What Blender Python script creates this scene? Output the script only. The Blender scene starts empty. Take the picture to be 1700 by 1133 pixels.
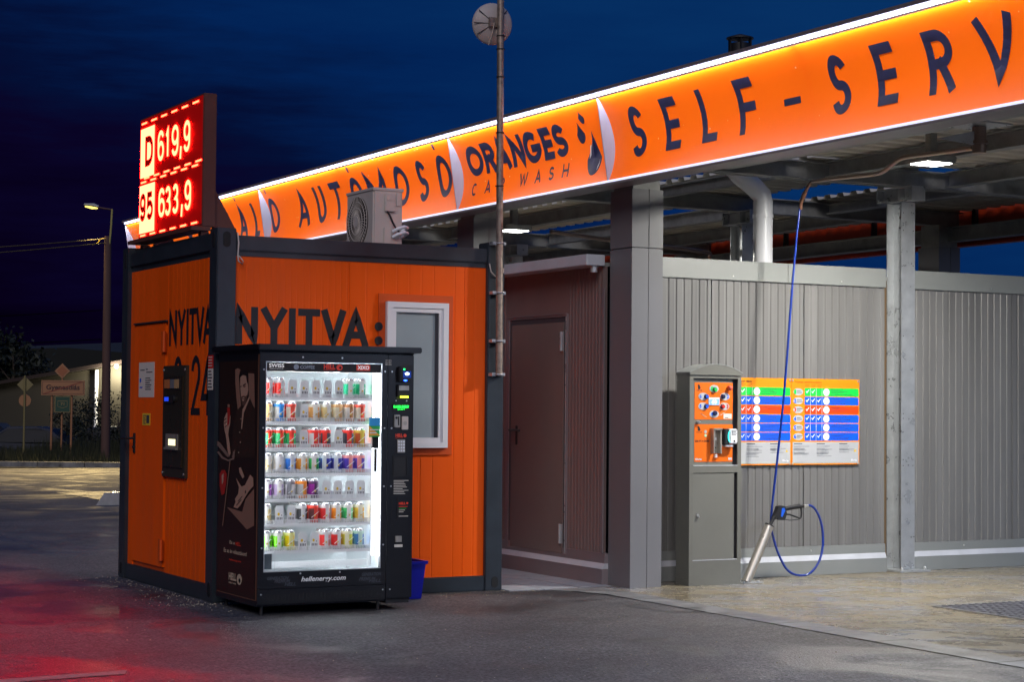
import bpy, bmesh, math, random
from mathutils import Vector, Matrix
random.seed(7)
D = bpy.data
sc = bpy.context.scene
COL = sc.collection
R_ = math.radians

# ------------------------------------------------------------------ camera
cam = D.cameras.new("camera"); camo = D.objects.new("camera", cam); COL.objects.link(camo)
cam.sensor_width = 36; cam.lens = 65.81; cam.clip_end = 2000; cam.clip_start = 0.1
yaw, pit, rol = R_(61.34603), R_(1.99518), R_(0.49578)
dv = Vector((math.cos(yaw)*math.cos(pit), math.sin(yaw)*math.cos(pit), math.sin(pit)))
rv = Vector((math.sin(yaw), -math.cos(yaw), 0)); uv = rv.cross(dv)
Rr = rv*math.cos(rol)+uv*math.sin(rol); Uu = -rv*math.sin(rol)+uv*math.cos(rol)
M = Matrix.Identity(4)
for i in range(3):
    M[i][0] = Rr[i]; M[i][1] = Uu[i]; M[i][2] = -dv[i]
M.translation = Vector((-4.40993, -12.34344, 1.37545))
camo.matrix_world = M
sc.camera = camo
sc.view_settings.view_transform = 'Standard'; sc.view_settings.look = 'None'
sc.view_settings.exposure = 0; sc.view_settings.gamma = 1
sc.cycles.max_bounces = 8; sc.cycles.sample_clamp_indirect = 6

# ------------------------------------------------------------------ night sky
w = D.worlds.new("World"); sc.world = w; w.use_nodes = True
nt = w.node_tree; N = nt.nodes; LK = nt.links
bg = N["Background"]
tc = N.new("ShaderNodeTexCoord"); sep = N.new("ShaderNodeSeparateXYZ"); LK.new(tc.outputs["Generated"], sep.inputs[0])
def mth(op, a, b=None, clamp=False):
    n = N.new("ShaderNodeMath"); n.operation = op; n.use_clamp = clamp
    for k, v in enumerate((a, b)):
        if v is None: continue
        if isinstance(v, (int, float)): n.inputs[k].default_value = v
        else: LK.new(v, n.inputs[k])
    return n.outputs[0]
dotn = N.new("ShaderNodeVectorMath"); dotn.operation = 'DOT_PRODUCT'
LK.new(tc.outputs["Generated"], dotn.inputs[0]); dotn.inputs[1].default_value = (0.8775, -0.4796, 0)
q = mth('ADD', mth('MULTIPLY', sep.outputs[2], 3.3), mth('MULTIPLY', mth('ADD', dotn.outputs["Value"], 0.27), 1.75))
mp = N.new("ShaderNodeMapping"); mp.inputs["Scale"].default_value = (3, 3, 22); LK.new(tc.outputs["Generated"], mp.inputs[0])
nz = N.new("ShaderNodeTexNoise"); nz.inputs["Scale"].default_value = 1.6; nz.inputs["Detail"].default_value = 6; nz.inputs["Roughness"].default_value = .6
LK.new(mp.outputs[0], nz.inputs["Vector"])
q2 = mth('MULTIPLY', mth('ADD', q, mth('MULTIPLY', mth('SUBTRACT', nz.outputs[0], 0.5), 0.85)), 0.70, True)
rp = N.new("ShaderNodeValToRGB"); LK.new(q2, rp.inputs[0])
el = rp.color_ramp.elements
el[0].position = 0.0; el[0].color = (0.0009, 0.0002, 0.0035, 1)
el[1].position = 1.0; el[1].color = (0.002, 0.030, 0.125, 1)
for p_, c_ in ((.18, (.002, .0004, .009, 1)), (.33, (.0028, .0014, .018, 1)), (.47, (.0012, .005, .034, 1)), (.66, (.0008, .017, .092, 1))):
    e = el.new(p_); e.color = c_
LK.new(rp.outputs[0], bg.inputs["Color"])
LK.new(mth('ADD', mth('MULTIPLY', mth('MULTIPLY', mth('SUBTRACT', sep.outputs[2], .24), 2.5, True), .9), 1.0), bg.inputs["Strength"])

# faint remaining dusk / town glow: one very soft, weak sun
sl = D.lights.new("sun", 'SUN'); sl.energy = 1.15; sl.angle = R_(28); sl.color = (1.0, .93, .90)
so = D.objects.new("sun", sl); COL.objects.link(so)
so.rotation_euler = Vector((0.44, 0.66, -0.50)).to_track_quat('-Z', 'Y').to_euler()
so.location = (-8, -14, 12)

# ------------------------------------------------------------------ materials
def mat(name, col, rough=.5, metal=0, var=0.0, vs=3.0, bump=0.0, bs=60.0, emit=None, es=1.0, spec=None, rv=0.0, stretch=None, coat=0, vcol=None, vthr=(.4, .65), trans=0):
    m = D.materials.new(name); m.use_nodes = True
    t = m.node_tree; n = t.nodes; b = n["Principled BSDF"]
    b.inputs["Base Color"].default_value = (*col, 1); b.inputs["Roughness"].default_value = rough; b.inputs["Metallic"].default_value = metal
    if spec is not None: b.inputs["Specular IOR Level"].default_value = spec
    if coat: b.inputs["Coat Weight"].default_value = coat
    if trans: b.inputs["Transmission Weight"].default_value = trans
    if emit is not None:
        b.inputs["Emission Color"].default_value = (*emit, 1); b.inputs["Emission Strength"].default_value = es
    if var or bump or rv or vcol:
        tcn = n.new("ShaderNodeTexCoord"); src = tcn.outputs["Object"]
        if stretch:
            mpn = n.new("ShaderNodeMapping"); mpn.inputs["Scale"].default_value = stretch
            t.links.new(src, mpn.inputs[0]); src = mpn.outputs[0]
    if var or rv or vcol:
        z = n.new("ShaderNodeTexNoise"); z.inputs["Scale"].default_value = vs; z.inputs["Detail"].default_value = 7; z.inputs["Roughness"].default_value = .62
        t.links.new(src, z.inputs["Vector"])
        r = n.new("ShaderNodeValToRGB"); t.links.new(z.outputs[0], r.inputs[0])
        if vcol:
            r.color_ramp.elements[0].position = vthr[0]; r.color_ramp.elements[1].position = vthr[1]
            r.color_ramp.elements[0].color = (*col, 1); r.color_ramp.elements[1].color = (*vcol, 1)
        else:
            r.color_ramp.elements[0].position = .3; r.color_ramp.elements[1].position = .7
            r.color_ramp.elements[0].color = (*[c*(1-var) for c in col], 1); r.color_ramp.elements[1].color = (*[min(1, c*(1+var)) for c in col], 1)
        t.links.new(r.outputs[0], b.inputs["Base Color"])
        if rv:
            mr = n.new("ShaderNodeMapRange"); mr.inputs[1].default_value = .3; mr.inputs[2].default_value = .7
            mr.inputs[3].default_value = max(0, rough-rv); mr.inputs[4].default_value = min(1, rough+rv)
            t.links.new(z.outputs[0], mr.inputs[0]); t.links.new(mr.outputs[0], b.inputs["Roughness"])
    if bump:
        z2 = n.new("ShaderNodeTexNoise"); z2.inputs["Scale"].default_value = bs; z2.inputs["Detail"].default_value = 5
        t.links.new(src, z2.inputs["Vector"])
        bn = n.new("ShaderNodeBump"); bn.inputs["Strength"].default_value = bump; bn.inputs["Distance"].default_value = .01
        t.links.new(z2.outputs[0], bn.inputs["Height"]); t.links.new(bn.outputs[0], b.inputs["Normal"])
    return m
def emat(name, col, s):
    m = D.materials.new(name); m.use_nodes = True; t = m.node_tree; t.nodes.clear()
    e = t.nodes.new("ShaderNodeEmission"); o = t.nodes.new("ShaderNodeOutputMaterial")
    e.inputs[0].default_value = (*col, 1); e.inputs[1].default_value = s; t.links.new(e.outputs[0], o.inputs[0]); return m

# ------------------------------------------------------------------ geometry helpers
ORG = {}
class MB:
    def __init__(s): s.v = []; s.f = []; s.m = []; s.sm = []
    def add(s, vs, fs, m=0, sm=False):
        b = len(s.v); s.v += [tuple(p) for p in vs]
        for f in fs: s.f.append(tuple(i+b for i in f)); s.m.append(m); s.sm.append(sm)
        return s
    def box(s, x0, y0, z0, x1, y1, z1, m=0):
        if x0 > x1: x0, x1 = x1, x0
        if y0 > y1: y0, y1 = y1, y0
        if z0 > z1: z0, z1 = z1, z0
        return s.add([(x0,y0,z0),(x1,y0,z0),(x1,y1,z0),(x0,y1,z0),(x0,y0,z1),(x1,y0,z1),(x1,y1,z1),(x0,y1,z1)],
              [(0,3,2,1),(4,5,6,7),(0,1,5,4),(1,2,6,5),(2,3,7,6),(3,0,4,7)], m)
    def bbox(s, x0, y0, z0, x1, y1, z1, b=.004, m=0):
        """box with bevelled edges"""
        bm = bmesh.new(); bmesh.ops.create_cube(bm, size=1)
        for v in bm.verts: v.co = Vector(((x0+x1)/2+v.co.x*(x1-x0), (y0+y1)/2+v.co.y*(y1-y0), (z0+z1)/2+v.co.z*(z1-z0)))
        bmesh.ops.bevel(bm, geom=bm.edges[:], offset=b, segments=2, affect='EDGES')
        bm.verts.index_update()
        s.add([v.co[:] for v in bm.verts], [[v.index for v in f.verts] for f in bm.faces], m); bm.free(); return s
    def poly(s, pts, m=0): return s.add(pts, [tuple(range(len(pts)))], m)
    def prism(s, p2, ax, a0, a1, m=0):
        def P(u, v, a): return {'x': (a,u,v), 'y': (u,a,v), 'z': (u,v,a)}[ax]
        n = len(p2); vs = [P(u,v,a0) for u,v in p2]+[P(u,v,a1) for u,v in p2]
        fs = [tuple(range(n)), tuple(range(2*n-1, n-1, -1))]+[(i, i+n, (i+1)%n+n, (i+1)%n) for i in range(n)]
        return s.add(vs, fs, m)
    def tube(s, path, r, n=12, m=0, cap=True):
        P = [Vector(p) for p in path]; rr = r if isinstance(r, (list, tuple)) else [r]*len(P)
        vs = []; ref = None
        for i, p in enumerate(P):
            t = (P[min(i+1, len(P)-1)]-P[max(i-1, 0)]).normalized()
            if ref is None: ref = Vector((0,0,1)) if abs(t.z) < .9 else Vector((1,0,0))
            a = t.cross(ref).normalized(); b = a.cross(t).normalized(); ref = b
            for k in range(n):
                an = 2*math.pi*k/n; vs.append(p+(a*math.cos(an)+b*math.sin(an))*rr[i])
        fs = [(i*n+k, i*n+(k+1)%n, (i+1)*n+(k+1)%n, (i+1)*n+k) for i in range(len(P)-1) for k in range(n)]
        s.add(vs, fs, m, True)
        if cap:
            s.add(vs[:n], [tuple(range(n-1,-1,-1))], m); s.add(vs[-n:], [tuple(range(n))], m)
        return s
    def cyl(s, p0, p1, r, n=16, m=0): return s.tube([p0, p1], r, n, m)
    def disc(s, c, ax, rx, rz, h, n=24, m=0):
        """flat ellipse plate facing -ax side, thickness h"""
        pts = [(math.cos(2*math.pi*k/n)*rx, math.sin(2*math.pi*k/n)*rz) for k in range(n)]
        if ax == 'y': return s.prism([(c[0]+a, c[2]+b) for a,b in pts], 'y', c[1]-h, c[1], m)
        if ax == 'x': return s.prism([(c[1]+a, c[2]+b) for a,b in pts], 'x', c[0]-h, c[0], m)
        return s.prism([(c[0]+a, c[1]+b) for a,b in pts], 'z', c[2], c[2]+h, m)
    def sphere(s, c, r, n=12, m=0, sz=1):
        vs = []; k = n//2
        for i in range(k+1):
            for j in range(n):
                a = math.pi*i/k; b = 2*math.pi*j/n
                vs.append((c[0]+r*math.sin(a)*math.cos(b), c[1]+r*math.sin(a)*math.sin(b), c[2]+r*sz*math.cos(a)))
        return s.add(vs, [(i*n+j, (i+1)*n+j, (i+1)*n+(j+1)%n, i*n+(j+1)%n) for i in range(k) for j in range(n)], m, True)
    def xf(s, fn): s.v = [tuple(fn(Vector(p))) for p in s.v]; return s
    def join(s, o, m=None):
        b = len(s.v); s.v += o.v
        for f, mm, sm in zip(o.f, o.m, o.sm): s.f.append(tuple(i+b for i in f)); s.m.append(mm if m is None else m); s.sm.append(sm)
        return s
    def build(s, name, mats, parent=None, origin=None, recalc=True):
        if not isinstance(mats, (list, tuple)): mats = [mats]
        if parent is not None: o0 = ORG[parent.name]
        elif origin is not None: o0 = Vector(origin)
        else:
            xs = [p[0] for p in s.v]; ys = [p[1] for p in s.v]; zs = [p[2] for p in s.v]
            o0 = Vector(((min(xs)+max(xs))/2, (min(ys)+max(ys))/2, min(zs)))
        me = D.meshes.new(name); me.from_pydata([(p[0]-o0[0], p[1]-o0[1], p[2]-o0[2]) for p in s.v], [], s.f)
        for mm in mats: me.materials.append(mm)
        for i, pl in enumerate(me.polygons): pl.material_index = s.m[i]; pl.use_smooth = s.sm[i]
        if recalc:
            bm = bmesh.new(); bm.from_mesh(me); bmesh.ops.recalc_face_normals(bm, faces=bm.faces[:]); bm.to_mesh(me); bm.free()
        me.update()
        o = D.objects.new(name, me); COL.objects.link(o)
        if parent is not None: o.parent = parent
        else: o.location = o0
        ORG[o.name] = o0
        return o
def tag(o, label=None, cat=None, group=None, kind=None):
    if label: o['label'] = label
    if cat: o['category'] = cat
    if group: o['group'] = group
    if kind: o['kind'] = kind
    return o
def thing(name, label, cat, loc=(0,0,0), group=None):
    o = D.objects.new(name, None); COL.objects.link(o); o.location = loc; o.empty_display_size = .2
    ORG[o.name] = Vector(loc); return tag(o, label, cat, group)
def struct(name, mb, m): return tag(mb.build(name, m), kind='structure')
def children(o): return [c for c in D.objects if c.parent == o]
def copy_tree(o, parent=None):
    c = o.copy(); COL.objects.link(c); c.parent = parent
    for ch in children(o): copy_tree(ch, c)
    return c

# ------------------------------------------------------------------ stroke lettering
def A(cx, cy, rx, ry, a0, a1, n=None):
    n = n or max(4, int(abs(a1-a0)/9))
    return [(cx+rx*math.cos(R_(a0+(a1-a0)*i/n)), cy+ry*math.sin(R_(a0+(a1-a0)*i/n))) for i in range(n+1)]
ELL = A(.5,.5,.5,.5,0,360)
G = {   # (points, square-cap?)
 'O': [(ELL,0)], '0': [(A(.5,.66,.5,.34,0,180)+A(.5,.34,.5,.34,180,360)+[(1,.66)],0)],
 'S': [(A(.5,.75,.48,.25,20,270)+A(.5,.25,.5,.25,90,-160)[1:],0)],
 'C': [(A(.5,.5,.5,.5,52,308),0)], 'G': [(A(.5,.5,.5,.5,48,350),0),([(.55,.46),(1,.46)],1)],
 'E': [([(0,0),(0,1)],1),([(0,1),(1,1)],1),([(0,.5),(.92,.5)],1),([(0,0),(1,0)],1)],
 'F': [([(0,0),(0,1)],1),([(0,1),(1,1)],1),([(0,.5),(.9,.5)],1)],
 'L': [([(0,1),(0,0)],1),([(0,0),(1,0)],1)], '-': [([(0,.5),(1,.5)],1)],
 'R': [([(0,0),(0,1)],1),([(0,1),(.5,1)]+A(.5,.74,.5,.26,90,-90)+[(0,.48)],1),([(.45,.48),(1,0)],1)],
 'V': [([(0,1),(.5,0),(1,1)],1)], 'A': [([(0,0),(.5,1),(1,0)],1),([(.2,.28),(.8,.28)],0)],
 'U': [([(0,1),(0,.36)]+A(.5,.36,.5,.36,180,360)+[(1,.36),(1,1)],1)],
 'T': [([(0,1),(1,1)],1),([(.5,1),(.5,0)],1)], 'I': [([(.5,0),(.5,1)],1)],
 'M': [([(0,0),(0,1),(.5,.3),(1,1),(1,0)],1)], 'N': [([(0,0),(0,1),(1,0),(1,1)],1)],
 'W': [([(0,1),(.25,0),(.5,.9),(.75,0),(1,1)],1)], 'H': [([(0,0),(0,1)],1),([(1,0),(1,1)],1),([(0,.5),(1,.5)],0)],
 'Y': [([(0,1),(.5,.45),(1,1)],1),([(.5,.5),(.5,0)],1)], 'X': [([(0,1),(1,0)],1),([(0,0),(1,1)],1)],
 'D': [([(0,0),(0,1),(.4,1)]+A(.4,.6,.6,.4,90,0)+A(.4,.4,.6,.4,0,-90)+[(0,0)],0)],
 '2': [(A(.5,.72,.5,.28,170,-25)+[(0,0)],0),([(0,0),(1,0)],1)], '4': [([(.76,0),(.76,1),(0,.27),(1,.27)],1)],
 '6': [(A(.5,.3,.5,.3,0,360),0),(A(.5,.68,.5,.32,25,180)+[(0,.3)],0)], '9': [(A(.5,.7,.5,.3,0,360),0),(A(.5,.32,.5,.32,-155,0)+[(1,.7)],0)],
 '1': [([(.15,.78),(.6,1),(.6,0)],0)], '3': [(A(.48,.76,.46,.24,155,-90)+A(.48,.27,.52,.27,90,-155)[1:],0)],
 '5': [([(.95,1),(.1,1),(.05,.52)]+A(.48,.31,.52,.31,125,-150),0)], ',': [([(.6,.12),(.3,-.18)],1)],
}
def strokes(ch, x0, x1, y0, y1, t, seg=.05):
    """list of quads strips in 2D (each a list of (left,right) pairs)"""
    out = []; h = t/2
    s = 1 if x1 > x0 else -1
    for pts, cap in G[ch]:
        P = [Vector((x0+s*h+(x1-x0-2*s*h)*u, y0+h+(y1-y0-t)*v)) for u, v in pts]
        if cap:
            P[0] = P[0]+(P[0]-P[1]).normalized()*h; P[-1] = P[-1]+(P[-1]-P[-2]).normalized()*h
        P = [P[0]]+[b for a, b in zip(P, P[1:]) if (b-a).length > t*.08]
        Q = [P[0]]
        for a, b in zip(P, P[1:]):
            n = max(1, int((b-a).length/seg))
            Q += [a+(b-a)*(k/n) for k in range(1, n+1)]
        prs = []
        closed = (Q[0]-Q[-1]).length < 1e-5
        for i, p in enumerate(Q):
            d0 = (Q[i]-Q[i-1]).normalized() if i else ((Q[-1]-Q[-2]).normalized() if closed else None)
            d1 = (Q[i+1]-Q[i]).normalized() if i < len(Q)-1 else ((Q[1]-Q[0]).normalized() if closed else None)
            d0 = d0 or d1; d1 = d1 or d0
            n0 = Vector((-d0.y, d0.x)); n1 = Vector((-d1.y, d1.x)); nn = (n0+n1)
            nn = nn.normalized() if nn.length > 1e-4 else n0
            k = min(2.2, 1/max(.3, nn.dot(n1)))
            prs.append((p+nn*h*k, p-nn*h*k))
        out.append(prs)
    return out
def letter(mb, ch, x0, x1, y0, y1, t, fn, m=0, lift=.002, seg=.05):
    """fn(u, v, lift) -> 3D"""
    for k, prs in enumerate(strokes(ch, x0, x1, y0, y1, t, seg)):
        l = lift+k*.0004
        vs = []
        for a, b in prs: vs += [fn(a.x, a.y, l), fn(b.x, b.y, l)]
        mb.add(vs, [(2*i, 2*i+1, 2*i+3, 2*i+2) for i in range(len(prs)-1)], m)
_tc = {}
def font2d(s, bold=0, shear=0):
    key = (s, bold, shear)
    if key in _tc: return _tc[key]
    cu = D.curves.new("t", 'FONT'); cu.body = s; cu.size = 1; cu.offset = bold; cu.shear = shear; cu.fill_mode = 'FRONT'; cu.resolution_u = 3
    ob = D.objects.new("t", cu); COL.objects.link(ob)
    dg = bpy.context.evaluated_depsgraph_get(); ev = ob.evaluated_get(dg); me = ev.to_mesh()
    vs = [(v.co.x, v.co.y) for v in me.vertices]; fs = [tuple(p.vertices) for p in me.polygons]
    ev.to_mesh_clear(); D.objects.remove(ob); D.curves.remove(cu)
    x0 = min(v[0] for v in vs); x1 = max(v[0] for v in vs); y0 = min(v[1] for v in vs); y1 = max(v[1] for v in vs)
    _tc[key] = ([((x-x0)/(x1-x0), (y-y0)/(y1-y0)) for x, y in vs], fs, (x1-x0)/(y1-y0)); return _tc[key]
def text(mb, s, x0, x1, z0, z1, fn, m=0, lift=.001, bold=0, shear=0, fit=False):
    """fit text to the box; fn(u,v,lift)->3D.  fit=True keeps the aspect by changing width"""
    vs, fs, asp = font2d(s, bold, shear)
    if fit: x1 = x0+(1 if x1 > x0 else -1)*asp*(z1-z0)
    mb.add([fn(x0+(x1-x0)*u, z0+(z1-z0)*v, lift) for u, v in vs], fs, m)
def FY(y): return lambda u, v, l: (u, y-l, v)        # plane facing -y
def FX(x): return lambda u, v, l: (x-l, u, v)        # plane facing -x
def rect(mb, f, x0, x1, z0, z1, m=0, lift=.001):
    mb.poly([f(x0,z0,lift), f(x1,z0,lift), f(x1,z1,lift), f(x0,z1,lift)], m)
def corr(mb, ax, c, a0, a1, z0, z1, pitch, gw, d, m=0, thick=.04, sgn=-1):
    """ribbed sheet running along ax at plane c; grooves gw wide, d deep, facing -"""
    pl = [(a0, 0)]; a = a0+pitch-gw
    while a+gw < a1:
        pl += [(a, 0), (a+gw*.25, d), (a+gw*.75, d), (a+gw, 0)]; a += pitch
    pl.append((a1, 0))
    pr = [(p, c+q) for p, q in pl]+[(a1, c+thick), (a0, c+thick)]
    if ax == 'x': mb.prism(pr, 'z', z0, z1, m)
    else: mb.prism([(q, p) for p, q in pr], 'z', z0, z1, m)
def ring(mb, ax, c, a0, a1, z0, z1, w, d0, d1, m=0):
    """rectangular frame in the plane; border w, from depth d0 to d1 (butted)"""
    def bx(u0, u1, v0, v1):
        if ax == 'y': mb.box(u0, d0, v0, u1, d1, v1, m)
        else: mb.box(d0, u0, v0, d1, u1, v1, m)
    bx(a0, a0+w, z0, z1); bx(a1-w, a1, z0, z1); bx(a0+w, a1-w, z0, z0+w); bx(a0+w, a1-w, z1-w, z1)

# ------------------------------------------------------------------ material library
m_orange = mat("orange_sheet", (.84,.098,.001), .46, spec=.22, var=.06, vs=6, bump=.05, bs=5, stretch=(1,1,.08), rv=.12)
m_orange_d = mat("orange_trim", (.60,.075,.004), .45)
m_frame = mat("dark_blue_grey_steel", (.022,.029,.038), .36, var=.25, vs=5, bump=.03, bs=30)
m_black = mat("black_gloss", (.006,.006,.008), .32, bump=.01, bs=25)
m_blackm = mat("black_matt", (.008,.008,.010), .6)
m_letter = mat("black_lettering", (.010,.011,.016), .5)
m_navy = mat("navy_lettering", (.012,.016,.065), .45, var=.3, vs=14)
m_white = mat("white_plastic", (.75,.76,.80), .35)
m_glass = mat("frosted_pane", (.30,.36,.39), .25, var=.06, vs=2)
m_gal = mat("galvanised_steel", (.46,.48,.50), .34, metal=.55, var=.14, vs=9, rv=.12, bump=.03, bs=40)
m_gal_old = mat("weathered_tube", (.30,.24,.20), .5, metal=.6, var=.4, vs=25, rv=.15)
m_grey = mat("grey_panel", (.160,.157,.155), .34, var=.22, vs=7, stretch=(1,1,.04), bump=.02, bs=6)
m_grey_l = mat("grey_trim", (.22,.23,.225), .38, var=.06, vs=2)
m_ledge = mat("pale_ledge", (.45,.46,.50), .35, var=.1, vs=4)
m_brown = mat("grey_brown_panel", (.185,.135,.130), .36, var=.10, vs=1.5, stretch=(1,1,.2))
m_brown_t = mat("grey_brown_trim", (.20,.165,.175), .35, var=.08, vs=2)
m_col = mat("column_cladding", (.165,.165,.178), .32, var=.06, vs=1.0)
m_dark = mat("dark_void", (.004,.004,.005), .7)
m_beam = mat("beam_steel", (.27,.275,.265), .5, metal=.35, var=.25, vs=6)
m_soffit = mat("soffit_sheet", (.46,.43,.36), .55, var=.15, vs=3)
m_steel = mat("brushed_stainless", (.42,.39,.34), .34, metal=.6, var=.12, vs=30, stretch=(1,1,.1), rv=.1)
m_pewter = mat("kiosk_paint", (.135,.135,.12), .42, var=.06, vs=6)
m_kdoor = mat("kiosk_door", (.15,.15,.135), .28, var=.05, vs=3)
m_screw = mat("screw_heads", (.7,.7,.68), .3, metal=.8)
m_red = mat("red_paint", (.60,.02,.012), .4)
m_blue = mat("blue_paint", (.012,.10,.62), .4)
m_green = mat("green_paint", (.02,.42,.07), .4)
m_paper = mat("paper_sticker", (.62,.58,.52), .6)
m_yellow = mat("yellow_sticker", (.75,.50,.03), .5)
m_ink = mat("ink_lines", (.05,.05,.06), .6)
m_hose = mat("blue_hose", (.003,.026,.24), .3, coat=.4)
m_bin = mat("blue_bin", (.004,.010,.42), .38, bump=.02, bs=12)
m_ac = mat("ac_casing", (.56,.50,.46), .45, var=.05, vs=3)
m_acd = mat("ac_grille_shadow", (.035,.025,.02), .6)
m_led_w = emat("led_tube_white", (.60,.70,1.0), 14.0)
m_led_w2 = emat("led_edge_lower", (.74,.76,1.0), 1.3)
m_lamp = emat("lamp_lens", (1,.99,.93), 25)
m_vled = emat("vending_led", (.90,.96,1.0), 170)
m_vled2 = emat("vending_tube", (.90,.96,1.0), 1400)
m_vled3 = emat("shelf_tube", (.90,.96,1.0), 1100)
m_digit = emat("led_digits", (1.0,.0026,.0011), 460)
m_digit_p = emat("led_panel", (1.0,.0030,.0014), 380)
m_ledred = emat("led_red_dash", (1.0,.02,.008), 45)
m_board = mat("led_board_face", (.20,.003,.002), .35, emit=(1,.006,.003), es=.16)  # red spill of the digits is put into the face as faint emission
m_box = mat("sign_box", (.10,.035,.025), .45, var=.1)
POSTER = [('wood',[(-0.446,1.605),(-0.492,1.613),(-0.544,1.603),(-0.516,1.561),(-0.537,1.459),(-0.567,1.363),(-0.503,1.336),(-0.476,1.411),(-0.449,1.52)]),('wood',[(-0.693,1.578),(-0.801,1.573),(-0.818,1.346),(-0.767,1.376),(-0.708,1.417)]),('shirt',[(-0.724,1.417),(-0.818,1.34),(-0.838,1.027),(-0.391,1.015),(-0.426,1.217),(-0.482,1.326),(-0.567,1.357),(-0.619,1.315)]),('skin',[(-0.642,1.369),(-0.712,1.423),(-0.724,1.411),(-0.619,1.315),(-0.59,1.207),(-0.572,1.21),(-0.593,1.339)]),('skin',[(-0.539,1.558),(-0.609,1.569),(-0.66,1.56),(-0.682,1.518),(-0.697,1.47),(-0.674,1.417),(-0.642,1.369),(-0.6,1.363),(-0.564,1.417),(-0.545,1.489)]),('beard',[(-0.568,1.422),(-0.598,1.429),(-0.652,1.426),(-0.679,1.435),(-0.674,1.414),(-0.642,1.368),(-0.601,1.362),(-0.574,1.387)]),('skin',[(-0.582,1.411),(-0.607,1.419),(-0.629,1.416),(-0.623,1.399),(-0.603,1.392),(-0.586,1.399)]),('dark',[(-0.587,1.409),(-0.626,1.411),(-0.623,1.406),(-0.589,1.404)]),('hair',[(-0.53,1.555),(-0.558,1.585),(-0.634,1.596),(-0.69,1.578),(-0.696,1.5),(-0.672,1.518),(-0.652,1.56),(-0.593,1.567),(-0.546,1.552),(-0.544,1.495)]),('dark',[(-0.592,1.498),(-0.645,1.511),(-0.659,1.506),(-0.604,1.491)]),('dark',[(-0.609,1.488),(-0.646,1.495),(-0.65,1.489),(-0.616,1.484)]),('dark',[(-0.545,1.492),(-0.575,1.495),(-0.575,1.489),(-0.548,1.487)]),('skin',[(-0.241,1.239),(-0.248,1.276),(-0.291,1.313),(-0.335,1.325),(-0.371,1.289),(-0.364,1.241),(-0.34,1.198),(-0.332,1.167),(-0.361,1.107),(-0.381,1.041),(-0.356,1.016),(-0.319,1.063),(-0.299,1.124),(-0.279,1.166),(-0.257,1.196)]),('red',[(-0.304,1.35),(-0.357,1.347),(-0.362,1.301),(-0.347,1.24),(-0.312,1.222),(-0.31,1.289)]),('dark',[(-0.244,1.242),(-0.293,1.255),(-0.297,1.251),(-0.248,1.238)]),('dark',[(-0.243,1.267),(-0.292,1.279),(-0.296,1.275),(-0.247,1.262)]),('dark',[(-0.263,1.218),(-0.303,1.231),(-0.307,1.226),(-0.267,1.214)]),('wood',[(-0.307,1.367),(-0.328,1.373),(-0.356,1.368),(-0.353,1.35),(-0.316,1.351)]),('grey',[(-0.12,1.12),(-0.184,1.106),(-0.373,1.022),(-0.321,1.015),(-0.121,1.089)]),('wood',[(-0.408,1.017),(-0.467,1.073),(-0.472,1.061),(-0.434,1.016)]),('grey',[(-0.117,1.043),(-0.212,1.001),(-0.343,0.987),(-0.457,1.003),(-0.468,1.057),(-0.43,1.056),(-0.419,1.011),(-0.342,0.998),(-0.237,1.015),(-0.157,1.049)]),('red',[(-0.177,0.896),(-0.215,0.924),(-0.28,0.926),(-0.315,0.901),(-0.31,0.838),(-0.274,0.765),(-0.222,0.753),(-0.18,0.815)]),('hi',[(-0.216,0.888),(-0.255,0.903),(-0.25,0.844),(-0.224,0.825)]),('wood',[(-0.368,0.992),(-0.384,0.992),(-0.256,0.548),(-0.241,0.547)]),('skin',[(-0.548,0.949),(-0.585,0.954),(-0.654,0.895),(-0.62,0.881),(-0.561,0.918)]),('wood',[(-0.329,0.678),(-0.621,0.662),(-0.68,0.748),(-0.835,0.824),(-0.844,0.584),(-0.712,0.55)]),('skin',[(-0.495,0.881),(-0.602,0.828),(-0.664,0.839),(-0.759,0.912),(-0.816,0.893),(-0.822,0.841),(-0.739,0.803),(-0.679,0.765),(-0.582,0.7),(-0.533,0.679),(-0.457,0.684),(-0.494,0.722),(-0.48,0.739),(-0.542,0.777),(-0.553,0.821)]),('dark',[(-0.536,0.728),(-0.617,0.767),(-0.622,0.763),(-0.546,0.724)]),('dark',[(-0.507,0.7),(-0.601,0.744),(-0.606,0.739),(-0.517,0.696)]),('dark',[(-0.665,0.8),(-0.685,0.808),(-0.69,0.79),(-0.673,0.783)]),('button',[(-0.568,1.279),(-0.585,1.279),(-0.585,1.273),(-0.568,1.272)]),('button',[(-0.546,1.189),(-0.565,1.19),(-0.565,1.182),(-0.546,1.182)]),('button',[(-0.561,1.124),(-0.581,1.124),(-0.581,1.116),(-0.561,1.116)]),('button',[(-0.531,1.055),(-0.551,1.056),(-0.552,1.048),(-0.531,1.047)])]
# ================================================================== GROUND
m_asph = mat("asphalt", (.047,.045,.049), .60, var=.42, vs=.9, bump=.9, bs=70, rv=.08)
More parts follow.
